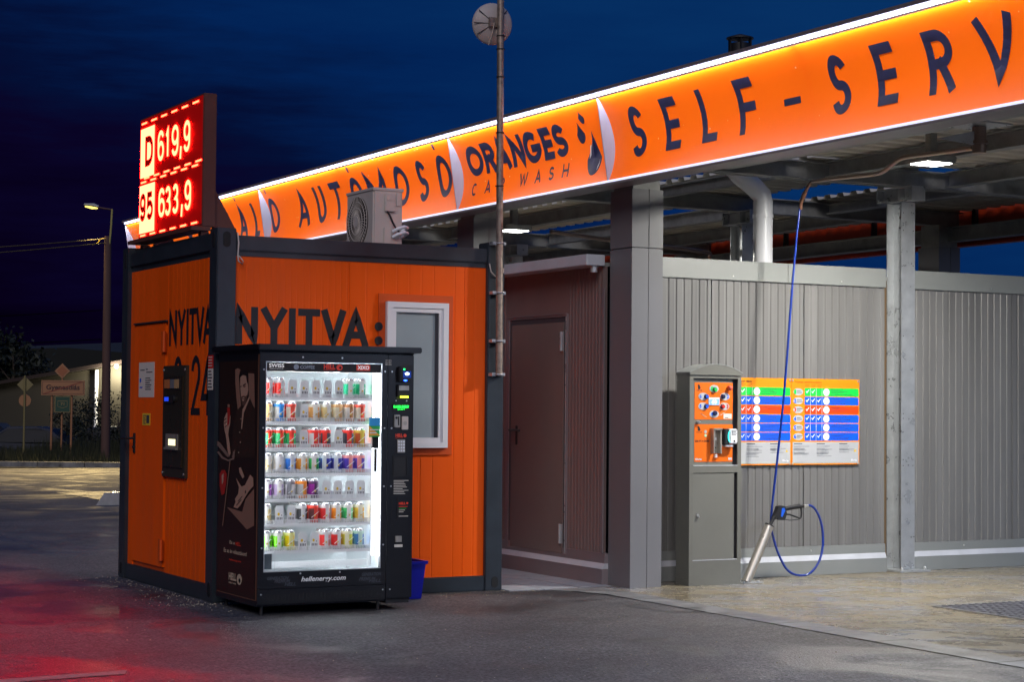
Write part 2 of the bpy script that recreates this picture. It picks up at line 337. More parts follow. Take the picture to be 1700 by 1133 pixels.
# fine pale chippings in the asphalt
t = m_asph.node_tree; n = t.nodes; b = n["Principled BSDF"]
vo = n.new("ShaderNodeTexVoronoi"); vo.inputs["Scale"].default_value = 20; tcn = n.new("ShaderNodeTexCoord"); t.links.new(tcn.outputs["Object"], vo.inputs["Vector"])
r1 = n.new("ShaderNodeValToRGB"); r1.color_ramp.elements[0].position = .05; r1.color_ramp.elements[0].color = (1,1,1,1); r1.color_ramp.elements[1].position = .11; r1.color_ramp.elements[1].color = (0,0,0,1)
t.links.new(vo.outputs["Distance"], r1.inputs[0])
vo2 = n.new("ShaderNodeSeparateColor"); t.links.new(vo.outputs["Color"], vo2.inputs[0])
gt = n.new("ShaderNodeMath"); gt.operation = 'GREATER_THAN'; gt.inputs[1].default_value = .90; t.links.new(vo2.outputs[0], gt.inputs[0])
mu = n.new("ShaderNodeMath"); mu.operation = 'MULTIPLY'; t.links.new(r1.outputs[0], mu.inputs[0]); t.links.new(gt.outputs[0], mu.inputs[1])
mx = n.new("ShaderNodeMix"); mx.data_type = 'RGBA'; old = b.inputs["Base Color"].links[0].from_socket
t.links.new(mu.outputs[0], mx.inputs[0]); t.links.new(old, mx.inputs[6]); mx.inputs[7].default_value = (.35,.33,.30,1)
t.links.new(mx.outputs[2], b.inputs["Base Color"])

gz = n.new("ShaderNodeTexNoise"); gz.inputs["Scale"].default_value = 48; gz.inputs["Detail"].default_value = 3; t.links.new(tcn.outputs["Object"], gz.inputs["Vector"])
gr = n.new("ShaderNodeMapRange"); gr.inputs[1].default_value = .3; gr.inputs[2].default_value = .7; gr.inputs[3].default_value = .15; gr.inputs[4].default_value = 2.1; t.links.new(gz.outputs[0], gr.inputs[0])
g2 = n.new("ShaderNodeTexNoise"); g2.inputs["Scale"].default_value = 13; g2.inputs["Detail"].default_value = 9; g2.inputs["Roughness"].default_value = .85; t.links.new(tcn.outputs["Object"], g2.inputs["Vector"])
gr2 = n.new("ShaderNodeMapRange"); gr2.inputs[1].default_value = .36; gr2.inputs[2].default_value = .64; gr2.inputs[3].default_value = .45; gr2.inputs[4].default_value = 1.75; t.links.new(g2.outputs[0], gr2.inputs[0])
gmm = n.new("ShaderNodeVectorMath"); gmm.operation = 'SCALE'; t.links.new(mx.outputs[2], gmm.inputs[0]); t.links.new(gr2.outputs[0], gmm.inputs["Scale"])
gm = n.new("ShaderNodeVectorMath"); gm.operation = 'SCALE'; t.links.new(gmm.outputs[0], gm.inputs[0]); t.links.new(gr.outputs[0], gm.inputs["Scale"]); t.links.new(gm.outputs[0], b.inputs["Base Color"])

g3 = n.new("ShaderNodeTexNoise"); g3.inputs["Scale"].default_value = .75; g3.inputs["Detail"].default_value = 6; g3.inputs["Distortion"].default_value = 1.4; t.links.new(tcn.outputs["Object"], g3.inputs["Vector"])
gr3 = n.new("ShaderNodeMapRange"); gr3.inputs[1].default_value = .48; gr3.inputs[2].default_value = .62; gr3.inputs[3].default_value = 1.12; gr3.inputs[4].default_value = .62; t.links.new(g3.outputs[0], gr3.inputs[0])
gs = n.new("ShaderNodeVectorMath"); gs.operation = 'SCALE'; t.links.new(gm.outputs[0], gs.inputs[0]); t.links.new(gr3.outputs[0], gs.inputs["Scale"]); t.links.new(gs.outputs[0], b.inputs["Base Color"])
gr4 = n.new("ShaderNodeMapRange"); gr4.inputs[1].default_value = .48; gr4.inputs[2].default_value = .62; gr4.inputs[3].default_value = .72; gr4.inputs[4].default_value = .40; t.links.new(g3.outputs[0], gr4.inputs[0]); t.links.new(gr4.outputs[0], b.inputs["Roughness"])

def hgt(x, y):
    d = math.hypot(x+4.4, y+12.3)
    return -0.02-max(0, min(1, (d-48)/8))*0.85
mb = MB()
xs = [-150,-80,-40,-20,-10,-5,0,5,10,15,20,25,30,40,60,100,180,320]; ys = [-60,-30,-15,-5,0,5,10,15,20,25,30,35,40,45,50,60,80,120,200,340,600]
vs = [(x, y, hgt(x,y)) for y in ys for x in xs]; nx = len(xs)
mb.add(vs, [(j*nx+i, j*nx+i+1, (j+1)*nx+i+1, (j+1)*nx+i) for j in range(len(ys)-1) for i in range(nx-1)])
m_soil = mat("dark_soil", (.035,.032,.02), .95, var=.4, vs=.6)
struct('ground', mb, m_soil)
mb = MB(); mb.poly([(-40,-40,0),(2.80,-40,0),(2.80,-.62,0),(2.62,-.12,0),(2.262,-.10,0),(2.262,2.2,0),(2.262,26.9,0),(-40,32,0)])
mb.poly([(2.262,2.2,0),(3.17,2.2,0),(40,2.2,0),(40,22.2,0),(2.262,26.9,0)])
struct('asphalt_yard', mb, m_asph)
# concrete wash floor, wet
m_conc = D.materials.new("wet_concrete"); m_conc.use_nodes = True
t = m_conc.node_tree; n = t.nodes; b = n["Principled BSDF"]; L = t.links
tcn = n.new("ShaderNodeTexCoord")
m1 = n.new("ShaderNodeMapping"); m1.inputs["Rotation"].default_value = (0,0,R_(28.7)); L.new(tcn.outputs["Object"], m1.inputs[0])
m2 = n.new("ShaderNodeMapping"); m2.inputs["Scale"].default_value = (1,1.7,1); L.new(m1.outputs[0], m2.inputs[0])
def nzn(sc_, det, rough, dist=0, src=None):
    q_ = n.new("ShaderNodeTexNoise"); q_.inputs["Scale"].default_value = sc_; q_.inputs["Detail"].default_value = det; q_.inputs["Roughness"].default_value = rough; q_.inputs["Distortion"].default_value = dist
    L.new(src or m2.outputs[0], q_.inputs["Vector"]); return q_.outputs[0]
def ramp(src, stops):
    r_ = n.new("ShaderNodeValToRGB"); e_ = r_.color_ramp.elements
    e_[0].position, e_[0].color = stops[0][0], (*stops[0][1],1); e_[1].position, e_[1].color = stops[-1][0], (*stops[-1][1],1)
    for p_, c_ in stops[1:-1]: q_ = e_.new(p_); q_.color = (*c_,1)
    L.new(src, r_.inputs[0]); return r_.outputs[0]
def mixc(fac, c1, c2):
    x_ = n.new("ShaderNodeMix"); x_.data_type = 'RGBA'; L.new(fac, x_.inputs[0])
    for k, c_ in ((6, c1), (7, c2)):
        if isinstance(c_, tuple): x_.inputs[k].default_value = (*c_, 1)
        else: L.new(c_, x_.inputs[k])
    return x_.outputs[2]
base = ramp(nzn(.9,8,.6,.3), [(.30,(.155,.125,.078)),(.48,(.190,.156,.102)),(.62,(.215,.182,.128)),(.75,(.24,.215,.170))])
wet = ramp(nzn(1.7,8,.68,1.8), [(.46,(0,0,0)),(.60,(1,1,1))])
sx = n.new("ShaderNodeSeparateXYZ"); L.new(tcn.outputs["Object"], sx.inputs[0])
film = ramp(nzn(1.5,12,.72,.5), [(.48,(0,0,0)),(.64,(.85,.85,.85))])
grit = ramp(nzn(60,2,.5,0,tcn.outputs["Object"]), [(.60,(0,0,0)),(.70,(.7,.7,.7))])
c1 = mixc(film, base, (.19,.20,.235)); c2 = mixc(grit, c1, (.33,.33,.33)); L.new(c2, b.inputs["Base Color"])
mr = n.new("ShaderNodeMapRange"); mr.inputs[3].default_value = .36; mr.inputs[4].default_value = .10; L.new(wet, mr.inputs[0]); L.new(mr.outputs[0], b.inputs["Roughness"])
bn = n.new("ShaderNodeBump"); bn.inputs["Strength"].default_value = .35; bn.inputs["Distance"].default_value = .004; L.new(nzn(26,4,.6,0,tcn.outputs["Object"]), bn.inputs["Height"]); L.new(bn.outputs[0], b.inputs["Normal"])
mb = MB(); mb.poly([(3.06,-.30,.004),(3.06,-20,.004),(30,-20,.004),(30,0.06,.004),(3.06,.06,.004)])
mb.poly([(3.2,2.30,.004),(30,2.30,.004),(30,16,.004),(3.2,16,.004)])
struct('wash_bay_floor', mb, m_conc)
m_kerb = mat("pale_kerb_concrete", (.125,.125,.13), .45, var=.55, vs=5, bump=.3, bs=60, rv=.2)
mb = MB()
mb.poly([(2.80,-.62,.005),(2.80,-1.64,.005),(3.055,-1.64,.005),(3.055,-.62,.005)])
y = -1.65
while y > -20: mb.poly([(2.80,y,.005),(2.80,y-.99,.005),(3.055,y-.99,.005),(3.055,y,.005)]); y -= 1.0
mb.poly([(2.62,-.12,.005),(2.80,-.61,.005),(3.055,-.61,.005),(3.055,-.12,.005)])
struct('kerb_strip', mb, m_kerb)
m_pave = mat("paving_slab", (.27,.28,.31), .55, var=.18, vs=6, bump=.12, bs=50)
mb = MB(); random.seed(3)
for i in range(3):
    for j in range(8):
        x0 = 2.275+.30*i; y0 = -.105+.41*j
        mb.box(x0, y0, -.02, x0+.292, y0+.402, .006+random.random()*.003)
struct('paving', mb, m_pave)
# painted line and road marks
m_paint = mat("road_paint", (.20,.19,.17), .7, var=.3, vs=20, vcol=(.06,.058,.055), vthr=(.5,.75))
mb = MB(); mb.poly([(-1.50,-2.93,.004),(-1.55,-3.06,.004),(-4.4,-3.30,.004),(-4.4,-3.17,.004)]); struct('painted_line', mb, m_paint)

random.seed(21); mb = MB()
for i in range(900):
    if i < 350: x, y = random.uniform(-.3,2.6), -random.expovariate(5)*.8-.02
    elif i < 520: x, y = -random.expovariate(6)-.02, random.uniform(-.2,2.3)
    else: x, y = random.uniform(-3,2.78), random.uniform(-6,1)
    if x > -.02 and y > -.01: continue
    r_ = random.uniform(.003,.008); a = random.uniform(0,6.28)
    pts = [(x+r_*math.cos(a+k*1.57)*random.uniform(.6,1.2), y+r_*math.sin(a+k*1.57)*random.uniform(.6,1.2), .0005) for k in range(4)]
    mb.add(pts+[(x, y, r_*.9)], [(0,1,4),(1,2,4),(2,3,4),(3,0,4)])
tag(mb.build('loose_grit', mat('loose_grit', (.32,.28,.22), .8)), kind='stuff')

# metal floor grating
g = thing('floor_grate', 'black metal grate set in the wet concrete floor at the right edge', 'drain grate', (5.4,-3.4,0))
mb = MB(); mb.box(4.45,-5.2,.0045,6.6,-2.29,.006); mb.build('pit', m_dark, g)
mb = MB()
x = 4.45
while x < 6.58: mb.box(x,-5.2,.0062,x+.022,-2.29,.013); x += .062
y = -5.2
while y < -2.33: mb.box(4.45,y,.0065,6.6,y+.020,.0125); y += .09
mb.build('bars', mat("grate_bars", (.11,.11,.13), .55, metal=.2), g)
mb = MB()
mb.box(4.435,-5.2,.0045,4.45,-2.275,.012); mb.box(4.45,-2.29,.0045,6.6,-2.275,.012); mb.build('rim', m_beam, g)

# ================================================================== CONTAINER
L_, W_, H_ = 2.266, 2.202, 2.6
ct = thing('container_kiosk', 'orange metal container cabin in a dark steel frame, with NYITVA lettering on two sides', 'container cabin', (1.13,1.1,0))
def post(x0, y0, x1, y1, name='corner_post'):
    m = MB(); m.bbox(x0, y0, .0, x1, y1, 2.6, .006)
    p = m.build(name, m_frame, ct); return p
p1 = post(0,0,.141,.155); p2 = post(2.125,0,L_,.155); p3 = post(0,2.05,.141,W_); p4 = post(2.125,2.05,L_,W_)
def slot_y(p, x, z0, z1, w=.055):
    m = MB(); pts = [(x+w/2*math.cos(a), (z1-w/2 if math.sin(a) > 0 else z0+w/2)+w/2*math.sin(a)) for a in [math.pi*2*(k+.5)/16 for k in range(16)]]
    m.prism(pts, 'y', -.003, .001); m.build('lifting_slot', m_dark, p)
def slot_x(p, y, z0, z1, w=.055):
    m = MB(); pts = [(y+w/2*math.cos(a), (z1-w/2 if math.sin(a) > 0 else z0+w/2)+w/2*math.sin(a)) for a in [math.pi*2*(k+.5)/16 for k in range(16)]]
    m.prism(pts, 'x', -.003, .001); m.build('lifting_slot', m_dark, p)
slot_y(p1,.07,2.465,2.575); slot_x(p1,.075,2.465,2.575); slot_x(p1,.075,.035,.135); slot_x(p3,2.125,2.44,2.56,.045); slot_x(p3,2.125,.03,.12,.045); slot_y(p2,2.205,.02,.105)
m = MB(); m.bbox(.141,.012,2.446,2.125,.10,2.553,.006); m.box(.141,.03,2.409,2.125,.09,2.446); m.build('top_beam', m_frame, ct)
m = MB(); m.bbox(.012,.155,2.446,.10,2.05,2.553,.006); m.box(.03,.155,2.405,.09,2.05,2.446); m.build('top_beam', m_frame, ct)
m = MB(); m.box(.141,2.10,2.42,2.125,2.19,2.553); m.build('top_beam', m_frame, ct)
m = MB(); m.box(2.17,.155,2.42,2.254,2.05,2.553); m.build('top_beam', m_frame, ct)
m = MB(); m.bbox(.141,.010,.0,2.125,.10,.112,.006); m.build('bottom_beam', m_frame, ct)
m = MB(); m.bbox(.010,.155,.0,.10,2.05,.117,.006); m.build('bottom_beam', m_frame, ct)
m = MB(); m.box(.141,2.10,0,2.125,2.19,.112); m.box(2.17,.155,0,2.254,2.05,.112); m.build('bottom_beam', m_frame, ct)
m = MB(); m.box(.10,.10,2.50,2.17,2.10,2.56); m.build('roof', m_frame, ct)
m = MB(); m.box(.06,.06,2.551,.09,2.14,2.585); m.build('roof_gutter', m_frame, ct)
# long side panels with fine ribs (window hole left free)
m = MB(); yp = .035
def band(x0, x1, z0, z1, pitch=.048):
    corr(m, 'x', yp, x0, x1, z0, z1, pitch, .014, .0020)
band(.141,1.013,.112,2.409); band(1.017,1.30,.112,2.409,.14); band(1.798,1.947,.112,2.409,.075); band(1.951,2.125,.112,2.409,.09)
band(1.30,1.798,.112,1.064,.10); band(1.30,1.798,2.129,2.409,.10)
m.box(1.013,yp+.006,.112,1.017,yp+.03,2.409); m.box(1.947,yp+.006,.112,1.951,yp+.03,2.409)
m.build('wall_panel', m_orange, ct)
# short side panel around the door opening
m = MB(); xp = .03
corr(m, 'y', xp, .155, 1.135, .117, 2.405, .098, .008, .0011); m.box(xp,1.142,1.995,xp+.03,2.05,2.405)
m.box(xp,1.935,.117,xp+.03,2.05,1.995)
m.box(xp+.006,1.135,.117,xp+.03,1.142,2.405)
m.build('wall_panel', m_orange, ct)
m = MB(); m.box(.141,2.12,.112,2.125,2.15,2.42); m.box(2.20,.155,.112,2.23,2.05,2.42); m.build('wall_panel', m_orange, ct)
m = MB(); m.box(.10,.10,.02,2.17,2.10,.10); m.build('floor_plate', m_dark, ct)
# door
m = MB(); m.box(.024,1.175,.152,.058,1.925,1.975); dr = m.build('door', m_orange, ct)
m = MB()
m.box(.040,1.142,.117,.058,1.935,.148); m.box(.040,1.142,1.98,.058,1.935,1.995); m.build('door_frame', m_orange_d, ct)
m = MB(); m.box(.012,1.142,1.984,.03,1.935,1.996); m.build('drip_edge', m_frame, ct)
for z0 in (1.757,.203):
    m = MB(); m.box(.006,1.150,z0,.024,1.225,z0+.155); m.cyl((.004,1.147,z0),(.004,1.147,z0+.155),.012); m.build('hinge', m_orange_d, dr)
m = MB(); m.bbox(.012,1.868,.985,.024,1.905,1.140,.003); m.cyl((.012,1.887,1.10),(-.045,1.887,1.10),.009); m.tube([(-.045,1.89,1.10),(-.047,1.96,1.101),(-.040,2.03,1.098)],.010)
m.cyl((.012,1.887,1.03),(.004,1.887,1.03),.010); m.build('handle', m_blackm, dr)
# window
wn = MB(); ring(wn, 'y', 0, 1.300,1.798,1.064,2.129,.042,-.010,.045); wn = wn.build('window', m_white, ct)
m = MB(); ring(m, 'y', 0, 1.342,1.756,1.106,2.087,.032,-.001,.04); m.build('sash', m_white, wn)
m = MB(); m.box(1.374,.022,1.138,1.724,.030,2.055); m.build('pane', m_glass, wn)
m = MB(); m.box(1.374,.016,1.138,1.380,.0215,2.055); m.box(1.700,.012,1.138,1.724,.0215,2.055); m.build('gasket', m_ink, wn)
m = MB()
for a in ((1.243,1.297,1.012,2.186),(1.801,1.846,1.012,2.186)): m.box(a[0],.022,a[2],a[1],.034,a[3])
m.box(1.297,.022,2.132,1.801,.034,2.186); m.box(1.297,.022,1.012,1.801,.034,1.061); m.build('window_trim', m_orange_d, ct)
# big lettering
f = lambda u, v, l: (u, yp-l, v); th = .052; zb, ztp = 1.793, 2.056
def letters(L, z0, z1, t_, fn, par, seg=.04, mt=None):
    for ch, a, b_ in L:
        m = MB(); letter(m, ch, a, b_, z0, z1, t_, fn, 0, .002, seg); m.build('letter', mt or m_letter, par, recalc=False)
letters((('N',.152,.320),('Y',.346,.534),('I',.545,.611),('T',.622,.790),('V',.802,.988),('A',.972,1.166)), zb, ztp, th, f, ct)
for cz in (1.945,1.842): m = MB(); m.disc((1.244,yp-.014,cz),'y',.032,.032,.002); m.build('letter', m_letter, ct)
letters((('0',.30,.48),('-',.56,.68),('2',.76,.94),('4',1.0,1.2)), 1.40, 1.70, th, f, ct)
f = lambda u, v, l: (xp-l, u, v)
letters((('N',1.105,.925),('Y',.905,.735),('I',.725,.650),('T',.650,.500),('V',.500,.330),('A',.345,.160)), 1.800, 2.062, .045, f, ct)
letters((('0',.985,.79),('-',.74,.65),('2',.590,.395),('4',.375,.172)), 1.292, 1.720, .05, f, ct)
m = MB(); m.box(.022,1.425,1.419,.0238,1.805,1.688,0)
f = FX(.022)
for k, (zz, a, b_) in enumerate(((1.625,1.77,1.66),(1.608,1.62,1.47),(1.562,1.64,1.52),(1.545,1.64,1.49),(1.528,1.64,1.53),(1.511,1.64,1.49),(1.494,1.64,1.51),(1.477,1.64,1.50),(1.630,1.63,1.58))): rect(m, f, a, b_, zz, zz+.007, 1)
rect(m, f, 1.78,1.745,1.535,1.565,2); rect(m, f, 1.78,1.71,1.490,1.500,2)
m.build('notice_sheet', [m_paper, m_ink, m_blue], dr)
m = MB(); m.box(.022,1.51,1.204,.0238,1.70,1.296,0)
for k in range(5): rect(m, f, 1.68, 1.61+.01*(k%2), 1.215+.015*k, 1.222+.015*k, 1)
rect(m, f, 1.60, 1.53, 1.22, 1.283, 1)
m.build('warning_sticker', [m_yellow, m_ink], dr)
m = MB(); m.box(-.002,.045,1.620,-.0005,.145,1.712,0); m.box(-.002,.045,1.470,-.0005,.150,1.619,1); f = FX(-.002)
for k in range(4): rect(m, f, .14,.06, 1.635+.02*k, 1.641+.02*k, 1)
for k in range(6): rect(m, f, .14,.06+.008*(k%3), 1.485+.022*k, 1.494+.022*k, 2)
m.build('post_sticker', [m_red, m_paper, m_ink], p1)
# loose cable loop on the corner and a small loop by the mast
m = MB(); m.tube([(.150,.004,2.57),(.155,-.008,2.50),(.150,-.004,2.41),(.155,-.006,2.37),(.185,-.006,2.35),(.190,-.006,2.37),(.165,-.006,2.40),(.150,-.004,2.41)],.005,8)
tag(m.build('cable', m_ac), 'short pale cable hanging over the front corner of the container', 'cable')
m = MB(); m.tube([(1.98+.155,-.004,2.44),(1.98+.165,-.012,2.38),(1.98+.20,-.016,2.345),(1.98+.235,-.016,2.345),(1.98+.27,-.012,2.38),(1.98+.275,-.004,2.41)],.005,8)
tag(m.build('cable', m_ac), 'thin grey cable looping across the container post behind the mast', 'cable')

# payment terminal
pt = thing('payment_terminal', 'tall narrow stainless payment terminal on the orange short wall beside the door', 'payment terminal', (.0,.84,.83))
m = MB(); m.bbox(-.028,.583,.830,.028,1.100,1.652,.004); m.build('back_plate', mat("terminal_plate", (.030,.026,.018), .4), pt)
m = MB(); m.bbox(-.040,.620,.905,-.0285,1.062,1.572,.003); fc = m.build('face_plate', mat('dark_stainless', (.11,.085,.055), .30, metal=.8, rv=.1, vs=4, stretch=(1,1,.2)), pt)
m = MB(); m.box(-.043,.66,1.475,-.0405,1.03,1.560); m.build('screen_bezel', m_blackm, pt)
for a, b_, c_ in ((1.02,.90,(.45,.14,.04)),(.885,.80,(.15,.15,.17)),(.79,.69,(.42,.26,.12))):
    m = MB(); m.box(-.0455,b_,1.485,-.0435,a,1.55); m.build('instruction_card', mat("card", c_, .5), pt)
m = MB(); m.box(-.050,.84,1.375,-.0405,1.02,1.435); m.cyl((-.0405,.80,1.405),(-.056,.80,1.405),.028); m.build('card_reader', m_blackm, pt)
m = MB(); m.box(-.0515,.90,1.390,-.0505,.995,1.420); m.build('display', emat("blue_display", (.02,.07,.9), 1.0), pt)
m = MB(); m.box(-.060,.70,1.035,-.0405,.97,1.05); m.box(-.046,.70,1.05,-.0405,.97,1.15); m.build('receipt_tray', m_steel, pt)
m = MB(); m.box(-.0475,.745,1.066,-.0465,.90,1.112); m.build('tray_light', emat("tray_light", (1,.92,.5), 1.8), pt)
m = MB()
for y_ in (.60,1.083):
    for z_ in (.86,1.62): m.cyl((-.028,y_,z_),(-.033,y_,z_),.010,8)
m.build('screws', m_screw, pt)
pt.location = pt.location+Vector((.034,.06,0))

# ================================================================== PRICE SIGN
sg = thing('price_sign', 'red LED price board reading D 619,9 and 95 633,9 on the container roof', 'price sign', (.15,1.43,2.56))
xs_ = .10
m = MB(); m.bbox(xs_,.605,2.66,xs_+.10,2.115,3.635,.005); m.build('cabinet', m_box, sg)
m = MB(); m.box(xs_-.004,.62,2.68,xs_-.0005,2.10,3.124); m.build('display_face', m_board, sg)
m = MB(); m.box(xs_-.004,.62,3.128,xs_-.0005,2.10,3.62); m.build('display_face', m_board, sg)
m = MB(); m.box(xs_-.085,.595,2.630,xs_+.06,2.13,2.658); m.build('bottom_rail', m_box, sg)
for y_ in (.66,2.04):
    m = MB(); m.prism([(xs_+.10,2.56),(xs_+.10,2.95),(xs_+.32,2.56)],'y',y_-.02,y_+.02); m.build('brace', m_box, sg)
    m = MB(); m.box(xs_,y_-.03,2.551,xs_+.06,y_+.03,2.623); m.build('foot', m_box, sg)
fS = lambda u, v, l: (xs_-.006-l, u, v)
m = MB()
# upper row: panel with dark D, then 619,9 ; y runs right to left
yd0, yd1 = 2.075, 1.730
def grid(m, y0, y1, z0, z1): rect(m, fS, y0, y1, z0, z1)
grid(m, yd0, yd1, 3.155, 3.545); grid(m, 2.085, 1.705, 2.715, 3.095); m.build('grade_panel', m_digit_p, sg, recalc=False); m = MB()
def led(L, z0, z1, t_, mt, lift, nm):
    for ch, a, b_ in L:
        m = MB(); letter(m, ch, a, b_, z0, z1, t_, fS, 0, lift, .02); m.build(nm, mt, sg, recalc=False)
led((('6',1.645,1.495),('1',1.465,1.355),('9',1.309,1.150),(',',1.125,1.065),('9',1.030,.883)), 3.243, 3.480, .034, m_digit, .001, 'led_digit')
led((('6',1.605,1.455),('3',1.445,1.312),('3',1.268,1.135),(',',1.080,1.020),('9',.990,.845)), 2.803, 3.030, .034, m_digit, .001, 'led_digit')
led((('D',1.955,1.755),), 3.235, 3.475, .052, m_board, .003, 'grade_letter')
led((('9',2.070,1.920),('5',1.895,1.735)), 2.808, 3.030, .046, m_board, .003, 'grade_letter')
m = MB()
for zz in (3.580,3.112,2.690,3.140):
    y_ = 2.06 if zz != 3.140 else 1.98
    while y_ > .74: rect(m, fS, y_, y_-.135, zz, zz+.014); y_ -= .245
m.build('led_border', m_ledred, sg, recalc=False)

# ================================================================== AC UNIT
ac = thing('air_conditioner', 'beige outdoor air conditioning unit with round fan grille on the container roof', 'air conditioner', (1.9,1.6,2.56))
ax0, ax1, ay0, ay1, az0, az1 = 1.77,2.03,1.30,1.83,2.60,3.115
m = MB(); m.bbox(ax0,ay0,az0,ax1,ay1,az1,.012); m.bbox(ax0-.006,ay0-.006,az1-.02,ax1+.006,ay1+.006,az1+.006,.004); m.build('casing', m_ac, ac)
m = MB(); cy_, cz_, rr_ = 1.60,2.865,.205
m.disc((ax0-.001,cy_,cz_),'x',rr_,rr_,.003,40); m.build('fan_opening', m_acd, ac)
m = MB()
for k in range(40):
    a = 2*math.pi*k/40; m.tube([(ax0-.010,cy_+.045*math.cos(a),cz_+.045*math.sin(a)),(ax0-.012,cy_+rr_*math.cos(a+.25),cz_+rr_*math.sin(a+.25))],.0028,4)
for rad in (.06,.11,.16,.205):
    m.tube([(ax0-.012,cy_+rad*math.cos(2*math.pi*k/36),cz_+rad*math.sin(2*math.pi*k/36)) for k in range(37)],.003,4)
m.disc((ax0-.012,cy_,cz_),'x',.045,.045,.006,20); m.build('fan_grille', m_ac, ac)
m = MB(); m.bbox(1.865,ay0-.022,2.93,1.955,ay0-.001,3.07,.004); m.box(1.88,ay0-.026,3.02,1.94,ay0-.0225,3.045); m.bbox(1.86,ay0-.020,2.62,1.925,ay0-.001,2.80,.004); m.box(1.97,ay0-.010,2.98,2.01,ay0-.001,3.08); m.build('service_cover', m_ac, ac)
m = MB(); m.tube([(1.885,ay0-.02,2.93),(1.90,ay0-.035,2.90),(1.925,ay0-.04,2.84),(1.95,ay0-.04,2.80),(1.985,ay0-.04,2.765)],.008,8); m.build('power_cable', m_blackm, ac)
m = MB()
for dz in (0,.045): m.tube([(1.935,ay0-.02,2.725+dz),(1.96,ay0-.05,2.745+dz),(2.02,ay0-.06,2.765+dz),(2.06,ay0-.03,2.76+dz),(2.055,ay0+.02,2.745+dz),(2.0,ay0+.01,2.72+dz)],.014,8)
m.build('pipe_lagging', m_white, ac)
m = MB(); m.box(1.80,1.32,2.551,2.0,1.36,2.60); m.box(1.80,1.76,2.551,2.0,1.80,2.60); m.build('feet', m_blackm, ac)

# ================================================================== MAST + DISH
ms = thing('antenna_mast', 'tall galvanised pipe mast clamped to the right corner of the container', 'mast', (2.19,-.06,1.6))
m = MB(); m.tube([(2.195,-.06,1.60),(2.19,-.06,2.4),(2.186,-.06,3.2),(2.18,-.06,4.42)],.026,16); m.build('pipe', m_gal_old, ms)
for z_ in (2.59,2.22,1.86,1.61):
    m = MB(); m.tube([(2.19+.034*math.cos(a),-.06+.034*math.sin(a),z_) for a in [2*math.pi*k/16 for k in range(17)]],.006,6); m.box(2.135,-.062,z_-.012,2.165,-.001,z_+.012); m.box(2.215,-.062,z_-.012,2.245,-.001,z_+.012); m.cyl((2.15,-.07,z_),(2.15,-.001,z_),.008,6); m.cyl((2.232,-.07,z_),(2.232,-.001,z_),.008,6); m.build('clamp', m_gal, ms)
for z_ in (3.02,3.42,4.15,4.05,3.84):
    m = MB(); m.tube([(2.184+.030*math.cos(a),-.06+.030*math.sin(a),z_) for a in [2*math.pi*k/16 for k in range(17)]],.004,6); m.build('cable_tie', m_blackm, ms)
m = MB(); m.tube([(2.206,-.035,2.62),(2.225,-.02,2.75),(2.232,-.02,2.90),(2.215,-.03,3.0),(2.205,-.035,3.4),(2.20,-.035,3.9),(2.17,-.02,4.2)],.004,6); m.build('cable', m_ac, ms)
ds = thing('dish_antenna', 'small round dish antenna at the top of the mast, seen from behind', 'dish antenna', (2.15,0.0,4.25))
m = MB(); n_ = 36; prof = [(.0,.028),(.05,.024),(.10,.012),(.145,-.006),(.157,-.016),(.157,-.022),(.145,-.013),(.10,.005),(.05,.017),(0.0,.021)]
vs = []; c0 = Vector((2.150,.005,4.250)); ax_ = Vector((.18,.97,.1)).normalized(); e1 = ax_.cross(Vector((0,0,1))).normalized(); e2 = e1.cross(ax_)
for r_, h_ in prof:
    for k in range(n_): a = 2*math.pi*k/n_; vs.append(c0+e1*(r_*math.cos(a))+e2*(r_*math.sin(a))-ax_*h_)
m.add(vs, [(i*n_+k, i*n_+(k+1)%n_, (i+1)*n_+(k+1)%n_, (i+1)*n_+k) for i in range(len(prof)-1) for k in range(n_)], 0, True); m.build('reflector', mat("dish_plastic", (.38,.33,.32), .5), ds)
m = MB()
for a in (45,140,215,310,180): m.tube([c0-ax_*.03, c0-ax_*.008+e1*(.15*math.cos(R_(a)))+e2*(.15*math.sin(R_(a)))],.0035,5)
m.build('ribs', m_blackm, ds)
m = MB(); m.box(2.10,-.04,4.22,2.165,-.02,4.29); m.tube([(2.14,-.04,4.25),(2.12,-.05,4.18),(2.085,-.05,4.075)],.006,6); m.build('bracket', m_gal_old, ds)
# ================================================================== VENDING MACHINE
vm = thing('vending_machine', 'large black glass-fronted drinks vending machine glowing in front of the container', 'vending machine', (.53,-.5,0))
VX0, VX1, VY0, VY1 = -.018, 1.087, -.90, -.12
m = MB()
# cabinet as a hollow shell (front open behind the glass)
m.box(VX0,VY0+.03,.06,.002,VY1,1.715); m.box(.895,VY0+.03,.06,VX1,VY1,1.715); m.box(.002,VY1-.03,.06,.895,VY1,1.715)
m.box(.002,VY0+.03,1.66,.895,VY1-.03,1.715); m.box(.002,VY0+.03,.06,.895,VY1-.03,.22)
m.build('cabinet', m_black, vm)
m = MB(); m.bbox(-.045,-.945,1.727,1.128,-.04,1.766,.006); m.box(-.02,VY0+.01,1.715,1.06,VY1,1.727); m.prism([(1.087,1.70),(1.105,1.727),(1.06,1.727)],'y',VY0+.03,VY1); m.build('canopy_lid', m_black, vm)
